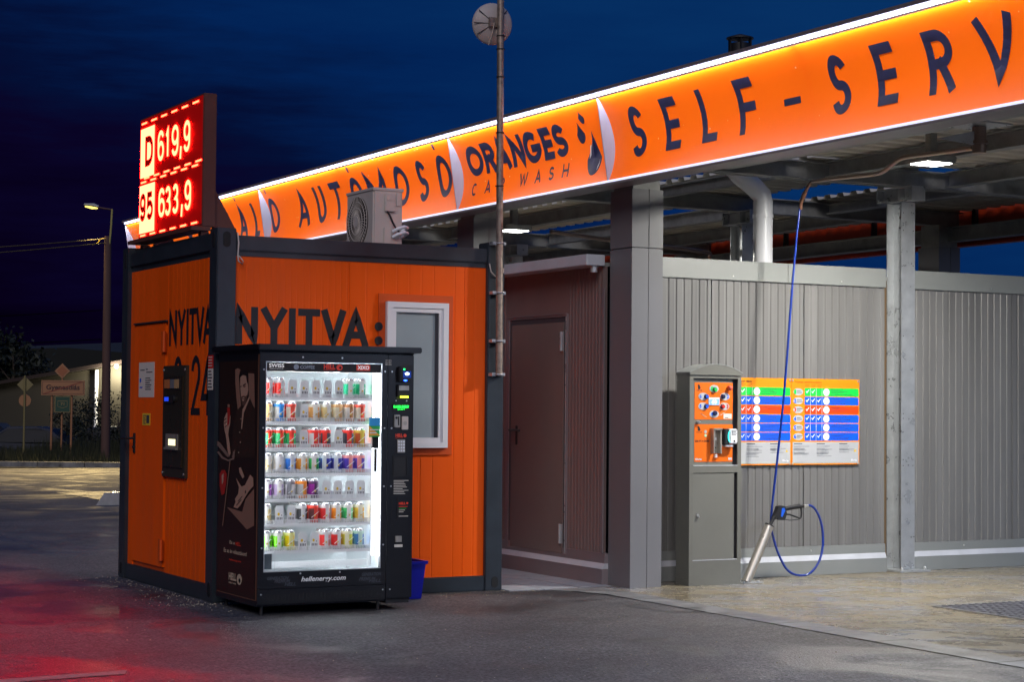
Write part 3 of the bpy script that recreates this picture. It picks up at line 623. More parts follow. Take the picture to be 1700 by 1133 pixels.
# door frame round the glass (butted pieces)
m = MB()
m.box(VX0,VY0,.175,.024,VY0+.029,1.712); m.box(.852,VY0,.175,.893,VY0+.029,1.712)
m.box(.024,VY0,1.652,.852,VY0+.029,1.712); m.box(.024,VY0,.175,.852,VY0+.029,.285)
dr = m.build('door', m_black, vm)
m = MB(); m.box(VX0,VY0,.075,.893,VY0+.029,.172); m.build('vent_panel', m_black, vm)
m = MB()
for r_ in range(2):
    for k in range(34): m.box(.02+.025*k,VY0-.0015,.118-.024*r_,.034+.025*k,VY0+.001,.136-.024*r_)
for k in range(60): m.box(.01+.0145*k,VY0-.001,.079,.018+.0145*k,VY0+.001,.086)
m.build('vent_slots', m_dark, vm)
m = MB(); ring(m, 'y', 0, .022,.854,.283,1.654,.006,VY0-.003,VY0); m.build('glass_bead', m_screw, dr)
m = MB(); m.box(.028,VY0+.004,1.590,.848,VY0+.010,1.648); m.build('brand_strip', m_blackm, dr)
gl = mat("door_glass", (1,1,1), .02, trans=1.0); gl.node_tree.nodes["Principled BSDF"].inputs["IOR"].default_value = 1.02
m = MB(); m.box(.028,VY0+.012,.289,.848,VY0+.015,1.589); m.build('glass_pane', gl, dr)
f = FY(VY0+.004)
mr = mat("logo_red", (.75,.05,.02), .4); mg = mat("logo_grey", (.25,.30,.36), .4); mw = mat("logo_white", (.8,.8,.8), .4, emit=(1,1,1), es=.25)
m = MB()
text(m, "SWISS", .045,.150,1.615,1.640, f, 0, bold=.02); text(m, "laboratory", .05,.145,1.603,1.610, f, 0)
m.disc((.235,VY0+.003,1.620),'y',.018,.018,.001,20,1); text(m, "COFFEE", .262,.365,1.608,1.630, f, 1, bold=.03); text(m, "ENERGY", .275,.350,1.636,1.642, f, 1)
text(m, "HELL", .430,.512,1.610,1.642, f, 2, bold=.05); m.disc((.542,VY0+.003,1.622),'y',.022,.020,.001,20,2); m.disc((.548,VY0+.0015,1.620),'y',.009,.009,.001,12,3); text(m, "ENERGY DRINK", .430,.512,1.601,1.607, f, 2)
rect(m, f, .665,.765,1.604,1.642, 2, .0005); text(m, "XIXO", .673,.758,1.611,1.636, f, 0, lift=.0012, bold=.03)
m.build('brand_logos', [mw, mg, mr, m_dark], dr)
# lower door text
m = MB(); f = FY(VY0)
text(m, "hellenergy.com", .287,.604,.205,.247, f, 0, bold=.02, shear=.25)
for k, (s_, a, b_, z_) in enumerate((("GENERATION",.05,.20,.232),("PREMIUM",.10,.21,.212),("HELL",.17,.25,.190),("GENERATION",.72,.86,.235),("PREMIUM",.70,.82,.205),("HELL",.77,.86,.190))):
    text(m, s_, a, b_, z_, z_+.022, f, 1, bold=.03, shear=.3)
m.build('web_address', [mat("white_print", (.75,.75,.75), .5), mat("grey_print", (.05,.055,.07), .5)], dr)
m = MB()
for x_ in (.008,.873):
    for z_ in (1.60,1.22,.83,.44,.14): m.disc((x_,VY0,z_),'y',.006,.006,.004,8)
for x_ in (.28,.56):
    for z_ in (1.685,.268): m.disc((x_,VY0,z_),'y',.006,.006,.004,8)
m.build('screws', m_screw, dr)
m = MB(); text(m, "AUTOMATA", .875,.92,1.672,1.680, f, 0, bold=.03); text(m, "HELL ENERGY", .875,.92,1.658,1.666, f, 0, bold=.03); text(m, "SERVICE", .875,.92,1.644,1.652, f, 0, bold=.03); m.build('service_text', m_paper, vm)
# interior
m_in = mat("vending_interior", (.78,.82,.84), .5, bump=.2, bs=80); m_tray = mat("tray_white", (.80,.83,.85), .4)
m = MB(); m.box(.003,-.26,.225,.893,-.25,1.659); m.box(.003,-.865,.225,.010,-.262,1.655); m.box(.886,-.865,.225,.893,-.262,1.655); m.box(.010,-.865,.222,.886,-.262,.232); m.box(.010,-.865,1.650,.886,-.262,1.657)
m.build('interior_liner', m_in, vm)
m = MB(); m.box(.860,-.868,.36,.884,-.845,1.565); m.build('light_strip', m_vled2, vm)  # extra strip hidden by the door frame, added to brighten the interior
m = MB(); m.box(.823,-.80,.36,.845,-.785,1.585); m.build('light_strip', m_vled, vm)
m = MB(); m.box(.0105,-.868,.36,.0225,-.850,1.565); m.build('light_strip', m_vled2, vm)  # left counterpart, also hidden and added to brighten the cans
m = MB(); m.box(.06,-.80,1.625,.80,-.78,1.645); m.build('light_strip', m_vled, vm)
m = MB(); m.box(.800,-.85,.30,.808,-.80,1.59); m.build('tray_rail', m_tray, vm)
m = MB(); m.box(.80,-.87,1.085,.845,-.855,1.19); m.box(.815,-.874,.93,.83,-.86,1.08); m.build('inner_lock', m_blackm, vm)
m = MB(); m.box(.012,-.873,.300,.09,-.868,.40); m.build('inner_card', mat("inner_card", (.09,.12,.14), .5), vm)
m = MB(); ring(m, 'y', 0, .010,.112,.287,.425,.003,-.877,-.874); m.build('card_edge', m_white, vm)
TR = [1.412,1.254,1.082,.914,.746,.584,.408]
CX = [.072+.083*i for i in range(9)]
rowdef = [
 ['red_white','red_white',0,0,0,0,0,'green_white','green_white'],
 ['cream','white_blue','cream_red',0,'brown_white','gold_white','cream','white_brown','cream_red'],
 ['red_green','red_green','red_green',0,'white_red','black_red',0,'black_red','red_gold'],
 ['gold_white','white','blue','orange','green','dark_blue','dark_blue','blue_violet','blue_violet'],
 ['purple','lilac','white_grey','grey_orange','purple_dark',0,0,0,0],
 ['gold_white',0,0,'black_white','black_red2','red','orange','green_white2','gold'],
 ['lime','lime','yellow',0,0,'red','red','yellow_green','blue_green']]
CC = {'red_white':((.75,.04,.03),(.8,.8,.8)),'green_white':((.02,.45,.22),(.8,.82,.8)),'cream':((.80,.72,.52),(.75,.45,.2)),'white_blue':((.82,.82,.80),(.05,.30,.8)),
 'cream_red':((.82,.76,.62),(.7,.08,.05)),'brown_white':((.75,.38,.12),(.8,.78,.7)),'gold_white':((.75,.62,.30),(.8,.8,.75)),'white_brown':((.80,.78,.74),(.45,.2,.08)),
 'red_green':((.04,.45,.16),(.75,.05,.03)),'white_red':((.80,.78,.78),(.75,.04,.03)),'black_red':((.04,.04,.05),(.75,.04,.03)),'red_gold':((.55,.10,.03),(.8,.55,.1)),
 'white':((.85,.85,.85),(.7,.7,.72)),'blue':((.04,.20,.65),(.7,.75,.8)),'orange':((.85,.30,.03),(.8,.8,.75)),'green':((.02,.38,.10),(.8,.8,.8)),'dark_blue':((.02,.03,.28),(.7,.75,.8)),
 'blue_violet':((.10,.06,.42),(.8,.3,.3)),'purple':((.35,.06,.42),(.8,.8,.8)),'lilac':((.62,.50,.75),(.85,.85,.85)),'white_grey':((.80,.80,.80),(.2,.2,.22)),'grey_orange':((.55,.55,.55),(.8,.25,.03)),
 'purple_dark':((.30,.03,.30),(.05,.02,.06)),'black_white':((.03,.03,.035),(.8,.8,.8)),'black_red2':((.10,.03,.03),(.7,.05,.03)),'red':((.72,.04,.04),(.8,.8,.8)),'green_white2':((.04,.40,.12),(.85,.85,.8)),
 'gold':((.80,.45,.06),(.85,.8,.6)),'lime':((.18,.62,.02),(.85,.9,.8)),'yellow':((.85,.62,.01),(.8,.8,.3)),'yellow_green':((.62,.65,.05),(.85,.85,.6)),'blue_green':((.05,.18,.45),(.5,.7,.6))}
m_lid = mat("can_lid", (.65,.66,.68), .25, metal=.8)
cmats = {k: (mat("can_"+k+"_a", v[0], .3), mat("can_"+k+"_b", v[1], .3)) for k, v in CC.items()}
words = {'red_white':'red and white','green_white':'green-topped white','white_blue':'white and blue','cream_red':'cream and red','brown_white':'brown and white','gold_white':'gold and white','white_brown':'white and brown','red_green':'green can with red ends','white_red':'white and red','black_red':'black and red','red_gold':'dark red and gold','dark_blue':'dark blue','blue_violet':'blue-violet','white_grey':'white and grey','grey_orange':'grey and orange','purple_dark':'dark purple','black_white':'black and white','black_red2':'blackish red','green_white2':'green and white','yellow_green':'yellow-green','blue_green':'blue and teal'}
ordn = ['top','second','third','fourth','fifth','sixth','bottom']; cn = ['far left','first full','second','third','fourth','fifth','sixth','seventh','rightmost']
meshes = {}
def can_mesh(kind):
    if kind in meshes: return meshes[kind]
    r, h, n_ = .0335, .140, 20; vs = []; prof = [(0,.002,2),(.027,.002,2),(.029,0,2),(r,.010,1),(r,.026,1),(r,.102,0),(r,.122,1),(.028,.133,2),(.0285,.140,2),(.0265,.138,2),(0,.136,2)]
    mb = MB(); vs = [(rr*math.cos(2*math.pi*k/n_), rr*math.sin(2*math.pi*k/n_), z) for rr, z, _ in prof for k in range(n_)]
    b0 = len(mb.v); mb.v += vs
    for i in range(len(prof)-1):
        mm = prof[i+1][2] if i > 2 else prof[i][2]
        for k in range(n_):
            ms_ = {0:2,1:2,2:2,3:1,4:0,5:1,6:2,7:2,8:2,9:2}[i]
            # a vertical emblem stripe
            if i == 4 and k in (13,14,15): ms_ = 1
            mb.f.append((i*n_+k, i*n_+(k+1)%n_, (i+1)*n_+(k+1)%n_, (i+1)*n_+k)); mb.m.append(ms_); mb.sm.append(True)
    meshes[kind] = mb; return mb
firsts = {}
for ri, zt in enumerate(TR):
    m = MB(); m.box(.03,-.845,zt-.006,.80,-.30,zt)
    tr = m.build('tray', m_tray, vm)
    m = MB(); m.box(.04,-.842,zt-.0125,.79,-.836,zt-.0065); m.build('shelf_light', m_vled3, tr)  # unseen strip added behind the price rail to light the cans below
    m = MB(); m.box(.03,-.852,zt-.012,.80,-.846,zt+.008)
    x_ = .034
    while x_ < .795: m.box(x_,-.8525,zt+.008,x_+.003,-.8475,zt+.030); x_ += .0118
    m.box(.03,-.852,zt+.030,.80,-.848,zt+.033); m.build('price_rail', m_tray, tr)
    for k in range(10):
        m = MB(); m.box(.0305+.083*k-.0,-.845,zt+.0005,.0325+.083*k,-.32,zt+.035)
        if .0325+.083*k < .80: m.build('divider', m_tray, tr)
    for ci, x_ in enumerate(CX):
        kd = rowdef[ri][ci]
        if kd == 0:
            m = MB(); m.box(x_-.029,-.835,zt+.002,x_+.029,-.828,zt+.112,0); m.box(x_-.022,-.836,zt+.112,x_+.022,-.829,zt+.124,0)
            m.disc((x_-.006,-.8352,zt+.070),'y',.008,.010,.001,10,1); m.box(x_+.012,-.8362,zt+.060,x_+.018,-.8352,zt+.066,2)
            for q in range(4): m.box(x_-.018+.011*q,-.8362,zt+.034,x_-.013+.011*q,-.8352,zt+.050,2)
            m.build('pusher_plate', [m_tray, m_yellow, m_ink], tr)
        else:
            for dpt in range(3 if ri in (1,2,5) else 2):
                yy = -.809+.069*dpt
                if kd not in firsts:
                    mb = can_mesh(kd); o = mb.build('drink_can', [cmats[kd][0], cmats[kd][1], m_lid], origin=(0,0,0)); firsts[kd] = o
                else:
                    o = firsts[kd].copy(); COL.objects.link(o)
                o.location = (x_, yy, zt+.001); o.rotation_euler = (0,0,random.uniform(-.6,.6))
                nm = words.get(kd, kd.replace('_',' '))
                if 'can' not in nm: nm += ' can'
                row = ordn[ri]+' shelf' ; pos = cn[ci]
                tag(o, f"{nm} on the {row}, {pos} column" + ("" if dpt == 0 else (", hidden second in line" if dpt == 1 else ", third in line")), 'drink can', 'cans in the vending machine')
            m = MB(); m.tube([(x_-.030,-.853,zt+.045),(x_-.005,-.856,zt+.065),(x_+.024,-.853,zt+.085)],.0022,5,0); m.disc((x_-.008,-.855,zt+.058),'y',.007,.008,.001,8,1)
            m.build('can_retainer', [m_tray, m_yellow], tr)
m = MB(); m.box(.012,-.80,.30,.80,-.79,.34); m.box(.012,-.86,.236,.80,-.60,.25); m.build('delivery_flap', m_in, vm)
m = MB(); m.box(.755+.01,-.890,1.16,.846,-.8885,1.29,0); m.box(.765,-.8915,1.235,.846,-.8905,1.29,1); m.prism([(.766,1.17),(.846,1.17),(.766,1.235)],'y',-.8915,-.8905,2); m.box(.77,-.8925,1.205,.84,-.892,1.212,3); m.box(.77,-.8925,1.185,.82,-.892,1.192,3)
m.build('payment_sticker', [m_green, mat("sticker_blue",(.03,.35,.75),.5), mat("sticker_orange",(.85,.38,.03),.5), m_white], dr)
# right-hand control column
m = MB(); m.box(.898,VY0,.08,VX1,VY0+.029,1.712); cc = m.build('control_column', m_black, vm)
m = MB(); m.box(.905,VY0+.02,.045,1.075,VY1-.05,.078); m.build('column_plinth', m_blackm, vm)
f = FY(VY0-.002)
m = MB(); m.bbox(.965,VY0-.035,1.535,1.055,VY0-.001,1.635,.006); m.build('card_reader', m_blackm, cc)
fr_ = FY(VY0-.036)
m = MB(); rect(m, fr_, .990,1.050,1.56,1.605, 0); m.build('reader_screen', emat("reader_blue", (.02,.05,.30), 1.0), cc)
m = MB(); m.disc((1.02,VY0-.037,1.587),'y',.015,.009,.001,16); m.build('reader_light', emat("light_white", (.7,.8,1), 9), cc)
m = MB(); m.disc((.998,VY0-.037,1.617),'y',.007,.005,.001,10); m.build('reader_light', emat("light_green", (.02,1,.15), 6), cc)
m = MB(); m.disc((1.008,VY0-.037,1.542),'y',.013,.006,.001,10); m.build('reader_light', emat("light_blue", (.03,.12,1), 7), cc)
m = MB(); m.bbox(.960,VY0-.020,1.43,1.050,VY0-.001,1.515,.005,0); m.box(.968,VY0-.023,1.475,1.042,VY0-.0205,1.507,1); m.build('bill_acceptor', [m_blackm, m_steel], cc)
m = MB(); m.box(.978,VY0-.030,1.425,1.035,VY0-.0205,1.437); m.build('bill_slot_light', emat("light_yellow", (.75,1,.05), 4), cc)
m = MB(); m.box(.930,VY0-.006,1.335,1.055,VY0-.001,1.385); m.build('display_frame', m_blackm, cc)
m = MB(); fd = FY(VY0-.007); text(m, "IS A HELL ENERGY", .937,1.05,1.356,1.374, fd, 0, bold=.03); text(m, "SELECT", .965,1.02,1.343,1.350, fd, 0); m.build('display_text', emat("display_green", (.02,1,.08), 4), cc)
m = MB(); m.bbox(.940,VY0-.014,1.225,.985,VY0-.001,1.31,.003,0); m.disc((.955,VY0-.0145,1.29),'y',.009,.009,.002,12,1); m.box(.967,VY0-.017,1.24,.975,VY0-.0145,1.30,1); m.build('coin_slot', [m_steel, m_blackm], cc)
m = MB(); m.bbox(.998,VY0-.014,1.210,1.045,VY0-.001,1.30,.003,0); m.disc((1.02,VY0-.0145,1.255),'y',.014,.014,.002,16,1); m.build('coin_return_knob', [m_ac, m_steel], cc)
m = MB(); text(m, "HELL", .955,1.010,1.160,1.183, f, 0, bold=.05); m.disc((1.025,VY0-.002,1.170),'y',.012,.012,.001,14,0); text(m, "ENERGY DRINK", .955,1.010,1.151,1.156, f, 0); m.build('small_logo', mr, cc)
m = MB(); m.box(.968,VY0-.006,1.055,1.025,VY0-.001,1.143,0)
for i in range(3):
    for j in range(4): m.box(.973+.018*i,VY0-.010,1.062+.020*j,.985+.018*i,VY0-.0065,1.075+.020*j,1)
m.build('keypad', [m_steel, m_white], cc)
m = MB(); ring(m, 'y', 0, .935,1.045,.895,1.035,.006,VY0-.004,VY0-.001); m.box(.945,VY0-.003,.905,1.035,VY0-.001,1.025); m.build('change_pocket', m_blackm, cc)
m = MB()
for k in range(9): rect(m, f, .945, 1.055-.012*(k%3)-.02*(k%2), .835-.011*k+.03, .839-.011*k+.03, 0)
text(m, "HELL", .985,1.035,.705,.722, f, 1, bold=.05); m.disc((1.047,VY0-.002,.714),'y',.008,.008,.001,10,1)
for k in range(4): rect(m, f, .985, 1.05-.01*k, .69-.012*k, .694-.012*k, [1,2,0,0][k])
rect(m, f, .985,1.055,.625,.630,0)
m.build('instruction_print', [m_paper, mr, m_green], cc)
m = MB(); ring(m, 'y', 0, .930,.975,.60,.76,.004,VY0-.004,VY0-.001); m.disc((.945,VY0-.001,.565),'y',.009,.009,.006,12); m.build('lock', m_blackm, cc)
m = MB(); m.box(.960,VY0-.012,.455,1.005,VY0-.001,.495,0); m.box(.955,VY0-.004,.42,1.015,VY0-.001,.438,1); m.build('usb_plate', [m_steel, m_paper], cc)
m = MB()
for z_ in (1.60,1.22,.83,.14): m.disc((.925,VY0,z_),'y',.006,.006,.004,8)
for x_ in (.955,1.035): m.disc((x_,VY0,1.405),'y',.005,.005,.004,8)
m.build('screws', m_screw, cc)
m = MB()
for x_ in (.03,.86):
    for y_ in (-.85,-.2): m.cyl((x_,y_,0),(x_,y_,.062),.012,8)
m.build('feet', m_blackm, vm)
# poster on the left side
pc = {'wood':(.27,.14,.095),'shirt':(.035,.017,.009),'skin':(.46,.27,.19),'beard':(.12,.06,.04),'dark':(.02,.010,.008),'hair':(.013,.007,.005),'red':(.40,.02,.012),'grey':(.22,.14,.11),'hi':(.5,.3,.22),'button':(.45,.33,.22)}
pm = [mat("poster_ground", (.022,.010,.005), .35)]+[mat("poster_"+k, v, .4) for k, v in pc.items()]; pk = {k: i+1 for i, k in enumerate(pc)}
m = MB(); m.box(-.0195,-.855,.10,-.0185,-.145,1.66,0)
cnt = {}
for i, (k, P) in enumerate(POSTER): m.poly([(-.0200-.00012*i, y_, z_) for y_, z_ in P], pk[k])
ps = m.build('side_poster', pm, vm, recalc=False)
m = MB(); f = FX(-.020)
text(m, "Ez a", -.384,-.485,.436,.458, f, 0, bold=.02); text(m, "HELL.", -.498,-.598,.432,.456, f, 1, bold=.03)
text(m, "Ez az én választásom!", -.275,-.712,.374,.402, f, 0, bold=.02)
text(m, "hellenergy.com", -.382,-.609,.322,.338, f, 1, bold=.03)
text(m, "HELL", -.377,-.522,.195,.245, f, 0, bold=.05); text(m, "ENERGY DRINK", -.377,-.522,.172,.183, f, 0, bold=.03)
m.disc((-.0205,-.578,.212),'x',.045,.036,.001,20,0); m.disc((-.0216,-.585,.205),'x',.018,.015,.0008,12,2)
m.build('poster_lettering', [mat("poster_text", (.55,.42,.30), .5), mr, m_dark], vm)
m = MB(); m.box(-.0205,-.886,.10,-.0183,-.872,1.70); m.box(-.0205,-.872,.098,-.0183,-.142,.103); m.build('corner_strip', mat("corner_strip", (.16,.07,.04), .4), vm)

# blue bin
bn = thing('waste_bin', 'slim blue plastic waste bin beside the vending machine', 'bin', (1.335,-.215,0))
def taper(m, cx, cy, w0, d0, w1, d1, z0, z1, mi=0, closed=(1,0)):
    vs = [(cx+sx*w0/2, cy+sy*d0/2, z0) for sx, sy in ((-1,-1),(1,-1),(1,1),(-1,1))]+[(cx+sx*w1/2, cy+sy*d1/2, z1) for sx, sy in ((-1,-1),(1,-1),(1,1),(-1,1))]
    fs = [(0,1,5,4),(1,2,6,5),(2,3,7,6),(3,0,4,7)]
    if closed[0]: fs.append((3,2,1,0))
    if closed[1]: fs.append((4,5,6,7))
    m.add(vs, fs, mi)
bx, by = 1.335,-.215
m = MB(); taper(m,bx,by,.19,.26,.235,.31,0.004,.262); taper(m,bx,by,.18,.25,.222,.295,0.012,.262); m.build('body', m_bin, bn, recalc=False)
m = MB()
taper(m,bx,by,.255,.33,.262,.335,.250,.272,0,(0,0)); 
o_ = [(-.131,-.1675),(.131,-.1675),(.131,.1675),(-.131,.1675)]; i_ = [(-.111,-.1475),(.111,-.1475),(.111,.1475),(-.111,.1475)]
m.add([(bx+a,by+b_,.272) for a,b_ in o_]+[(bx+a,by+b_,.272) for a,b_ in i_]+[(bx+a*.97,by+b_*.97,.250) for a,b_ in o_]+[(bx+a,by+b_,.262) for a,b_ in i_],
      [(0,1,5,4),(1,2,6,5),(2,3,7,6),(3,0,4,7),(8,9,13,12),(9,10,14,13),(10,11,15,14),(11,8,12,15)], 0); m.build('rim', m_bin, bn, recalc=False)
# ================================================================== CANOPY
cp = thing('car_wash_canopy', 'long steel canopy with a lit orange fascia lettered ORANGES CAR WASH and SELF-SERVICE', 'canopy', (6,2,0))
Z0, Z1 = 3.09, 3.71
def fx(z):
    s = (z-Z0)/(Z1-Z0); return 3.0-.1*s+.4*s*(1-s)
m_fas = mat("fascia_film", (.86,.135,.002), .38, var=.06, vs=1.0, spec=.25)
t = m_fas.node_tree; b = t.nodes["Principled BSDF"]
# an even orange glow is added to the film's colour, plus dust specks
b.inputs["Emission Color"].default_value = (1.0,.13,.001,1); b.inputs["Emission Strength"].default_value = .22
vo = t.nodes.new("ShaderNodeTexVoronoi"); vo.inputs["Scale"].default_value = 13; tcn = t.nodes.new("ShaderNodeTexCoord"); t.links.new(tcn.outputs["Object"], vo.inputs["Vector"])
r1 = t.nodes.new("ShaderNodeValToRGB"); r1.color_ramp.elements[0].position = .05; r1.color_ramp.elements[0].color = (1,1,1,1); r1.color_ramp.elements[1].position = .11; r1.color_ramp.elements[1].color = (0,0,0,1)
t.links.new(vo.outputs["Distance"], r1.inputs[0])
vs2 = t.nodes.new("ShaderNodeSeparateColor"); t.links.new(vo.outputs["Color"], vs2.inputs[0])
gt = t.nodes.new("ShaderNodeMath"); gt.operation = 'GREATER_THAN'; gt.inputs[1].default_value = .72; t.links.new(vs2.outputs[0], gt.inputs[0])
mu = t.nodes.new("ShaderNodeMath"); mu.operation = 'MULTIPLY'; t.links.new(r1.outputs[0], mu.inputs[0]); t.links.new(gt.outputs[0], mu.inputs[1])
mx = t.nodes.new("ShaderNodeMix"); mx.data_type = 'RGBA'; old = b.inputs["Base Color"].links[0].from_socket
t.links.new(mu.outputs[0], mx.inputs[0]); t.links.new(old, mx.inputs[6]); mx.inputs[7].default_value = (.85,.55,.35,1); t.links.new(mx.outputs[2], b.inputs["Base Color"])
fF = lambda u, v, l: (fx(v)-l, u, v)
secs = [(-9.6,-5.002),(-4.998,-2.702),(-2.698,-.287),(-.283,2.226),(2.230,4.69),(4.694,6.818),(6.822,11.68)]
texts = {
 (-2.698,-.287): [('S',-.545,-.735),('E',-1.0,-1.192),('L',-1.462,-1.644),('F',-1.913,-2.117),('-',-2.412,-2.590)],
 (-4.998,-2.702): [('S',-2.914,-3.099),('E',-3.362,-3.551),('R',-3.83,-4.05),('V',-4.272,-4.57),('I',-4.75,-4.81)],
 (-9.6,-5.002): [('C',-5.10,-5.32),('E',-5.62,-5.80)],
 (4.694,6.818): [('O',6.839-.03,6.555),('A',6.011,5.715),('U',5.505,5.281),('T',5.086,4.828)],
 (2.230,4.69): [('O',4.621,4.346),('M',4.22,3.81),('O',3.612,3.317),('S',3.102,2.912),('O',2.705,2.44)],
 (6.822,11.68): [('L',7.303,7.15),('A',7.778,7.532),('G',8.266,8.0),('L',8.66,8.48),('O',9.12,8.84),('Z',0,0),('S',9.6,9.4)],
}
G['Z'] = [([(0,1),(1,1),(0,0),(1,0)],1)]
acc = {(4.694,6.818):[6.72], (2.230,4.69):[4.50,2.60], (6.822,11.68):[7.66]}
for (a, b_) in secs:
    m = MB(); n_ = 18; zz = [Z0+(Z1-Z0)*k/n_ for k in range(n_+1)]
    m.add([(fx(z), y_, z) for z in zz for y_ in (a, b_)], [(2*k,2*k+1,2*k+3,2*k+2) for k in range(n_)], 0, True)
    m.add([(fx(z)+.012, y_, z) for z in zz for y_ in (a, b_)], [(2*k,2*k+2,2*k+3,2*k+1) for k in range(n_)], 0, True)
    p = m.build('fascia_panel', m_fas, cp, recalc=False)
    lm = []
    for ch, u0, u1 in texts.get((a,b_), []):
        m = MB(); lm.append(m)
        if ch == 'Z': continue
        if ch == '-': letter(m, 'T', 9,9.1,3.2,3.3,.05,fF) if False else m.add([fF(u0,3.37,.002),fF(u1,3.37,.002),fF(u1,3.415,.002),fF(u0,3.415,.002)],[(0,1,2,3)])
        elif ch == 'I': m.add([fF(q_,z,.002) for z in [3.24+.0462*k for k in range(9)] for q_ in (u0,u1)], [(2*k,2*k+1,2*k+3,2*k+2) for k in range(8)])
        else: letter(m, ch, u0, u1, 3.238, 3.607, .062, fF)
    for u in acc.get((a,b_), []): m = MB(); lm.append(m); m.add([fF(u-.03,3.655,.002),fF(u+.0,3.655,.002),fF(u-.05,3.70,.002),fF(u-.01,3.70,.002)],[(0,1,3,2)])
    if (a, b_) == (-.283,2.226):
        for ch, u0, u1 in (('O',2.098,1.815),('R',1.785,1.590),('A',1.600,1.335),('N',1.300,1.085),('G',1.078,.808),('E',.775,.610),('S',.585,.390)):
            m = MB(); lm.append(m); letter(m, ch, u0, u1, 3.365, 3.615, .060, fF)
        for ch, u0, u1 in (('C',2.052,1.956),('A',1.805,1.705),('R',1.545,1.462),('W',1.195,1.060),('A',.930,.835),('S',.705,.628),('H',.488,.390)):
            m = MB(); lm.append(m); letter(m, ch, u0, u1, 3.195, 3.305, .019, fF)
        def drop(yc, z0, z1, w_, l=.002):
            pts = []
            r_ = w_/2; zc = z0+r_*1.25
            for k in range(25):
                a_ = math.pi*(k/24)+math.pi  # lower half
                pts.append((r_*math.cos(a_), zc+r_*1.25*math.sin(a_)))
            for k in range(1, 12):
                s_ = k/12; pts.append((r_*(1-s_)**1.6, zc+(z1-zc)*s_))
            pts.append((0, z1))
            for k in range(11, 0, -1):
                s_ = k/12; pts.append((-r_*(1-s_)**1.6, zc+(z1-zc)*s_))
            pts = [(yc-p_, z) for p_, z in pts]
            c_ = fF(yc, zc, l); base = len(m.v)
            m.v.append(c_); m.v += [fF(u, v, l) for u, v in pts]
            for k in range(len(pts)): m.f.append((base, base+1+k, base+1+(k+1)%len(pts))); m.m.append(0); m.sm.append(False)
        for dd_ in ((.075,3.57,3.665,.075),(.163,3.43,3.60,.115),(.005,3.165,3.515,.215)): m = MB(); lm.append(m); drop(*dd_)
        m.add([fF(u,v,.0035) for u, v in ((.062,3.40),(.045,3.41),(.055,3.33),(.078,3.30),(.072,3.345))], [(0,1,2,3,4)], 1)
        m.add([fF(u,v,.0035) for u, v in ((-.05,3.20),(-.075,3.25),(-.082,3.29),(-.070,3.255),(-.045,3.215))], [(0,1,2,3,4)], 1)
    for m in lm:
        if m.f: m.build('letter', [m_navy, m_white], p, recalc=False)
    m = MB(); m.box(2.888,a,Z1+.018,2.900,b_,Z1+.030); tb = m.build('led_tube', m_led_w, cp)
    al = D.lights.new('tube_light', 'AREA'); al.shape = 'RECTANGLE'; al.size = (b_-a)*.985; al.size_y = .02; al.energy = 5.2*(b_-a); al.color = (1,.97,.92)
    ao = D.objects.new('tube_light', al); COL.objects.link(ao); ao.parent = tb
    ao.location = Vector((2.874,(a+b_)/2,Z1+.012))-ORG['car_wash_canopy']; ao.rotation_euler = Vector((1,0,-.55)).to_track_quat('-Z','Y').to_euler()
    m = MB(); m.box(2.966,a,3.070,2.990,b_,3.088); m.build('led_edge', m_led_w2, cp)
    m = MB(); m.box(2.852,a,Z1+.034,3.14,b_,Z1+.060); m.build('top_trim', m_brown_t, cp)
    m = MB(); m.box(2.95,a,3.050,3.14,b_,3.066); m.box(3.115,a,3.068,3.135,b_,Z1+.030); m.build('bottom_trim', m_brown_t, cp)
m_fin = mat('fin_pale_blue', (.30,.36,.52), .4)
for y_ in (-.285,2.228,6.82,11.68,-5.0):
    m = MB(); P = [(fx(Z0+.62*k/16)-.001, Z0+.62*k/16) for k in range(17)]
    m.prism([(2.992,Z0),(2.892,Z1)]+[(x_,z_) for x_, z_ in reversed(P)], 'y', y_-.005, y_+.005); m.build('divider_fin', m_fin, cp)
# lower gutter ledge
# box columns
def boxcol(x0, y0, sx=.281, sy=.315, zt=3.044):
    m = MB(); m.box(x0,y0,0.0,x0+.147,y0+sy,2.588); m.box(x0+.152,y0,0.0,x0+sx,y0+sy,2.588); m.box(x0+.147,y0+.012,0,x0+.152,y0+sy,2.588)
    m.box(x0,y0,2.598,x0+.148,y0+sy,zt); m.box(x0+.155,y0,2.598,x0+sx,y0+sy,zt); m.box(x0+.148,y0+.006,2.598,x0+.155,y0+sy,zt); m.box(x0+.014,y0+.014,2.588,x0+sx-.014,y0+sy,2.598)
    c = m.build('column', m_col, cp)
    m = MB(); m.box(x0+.02,y0+.02,zt,x0+sx-.02,y0+sy-.02,3.27); m.build('column_head', m_beam, c)
for y_ in (-.3154,2.30,6.9,11.5,-5.2): boxcol(3.196,y_)
for y_ in (2.3,6.9,-.3,11.5): boxcol(8.55,y_)
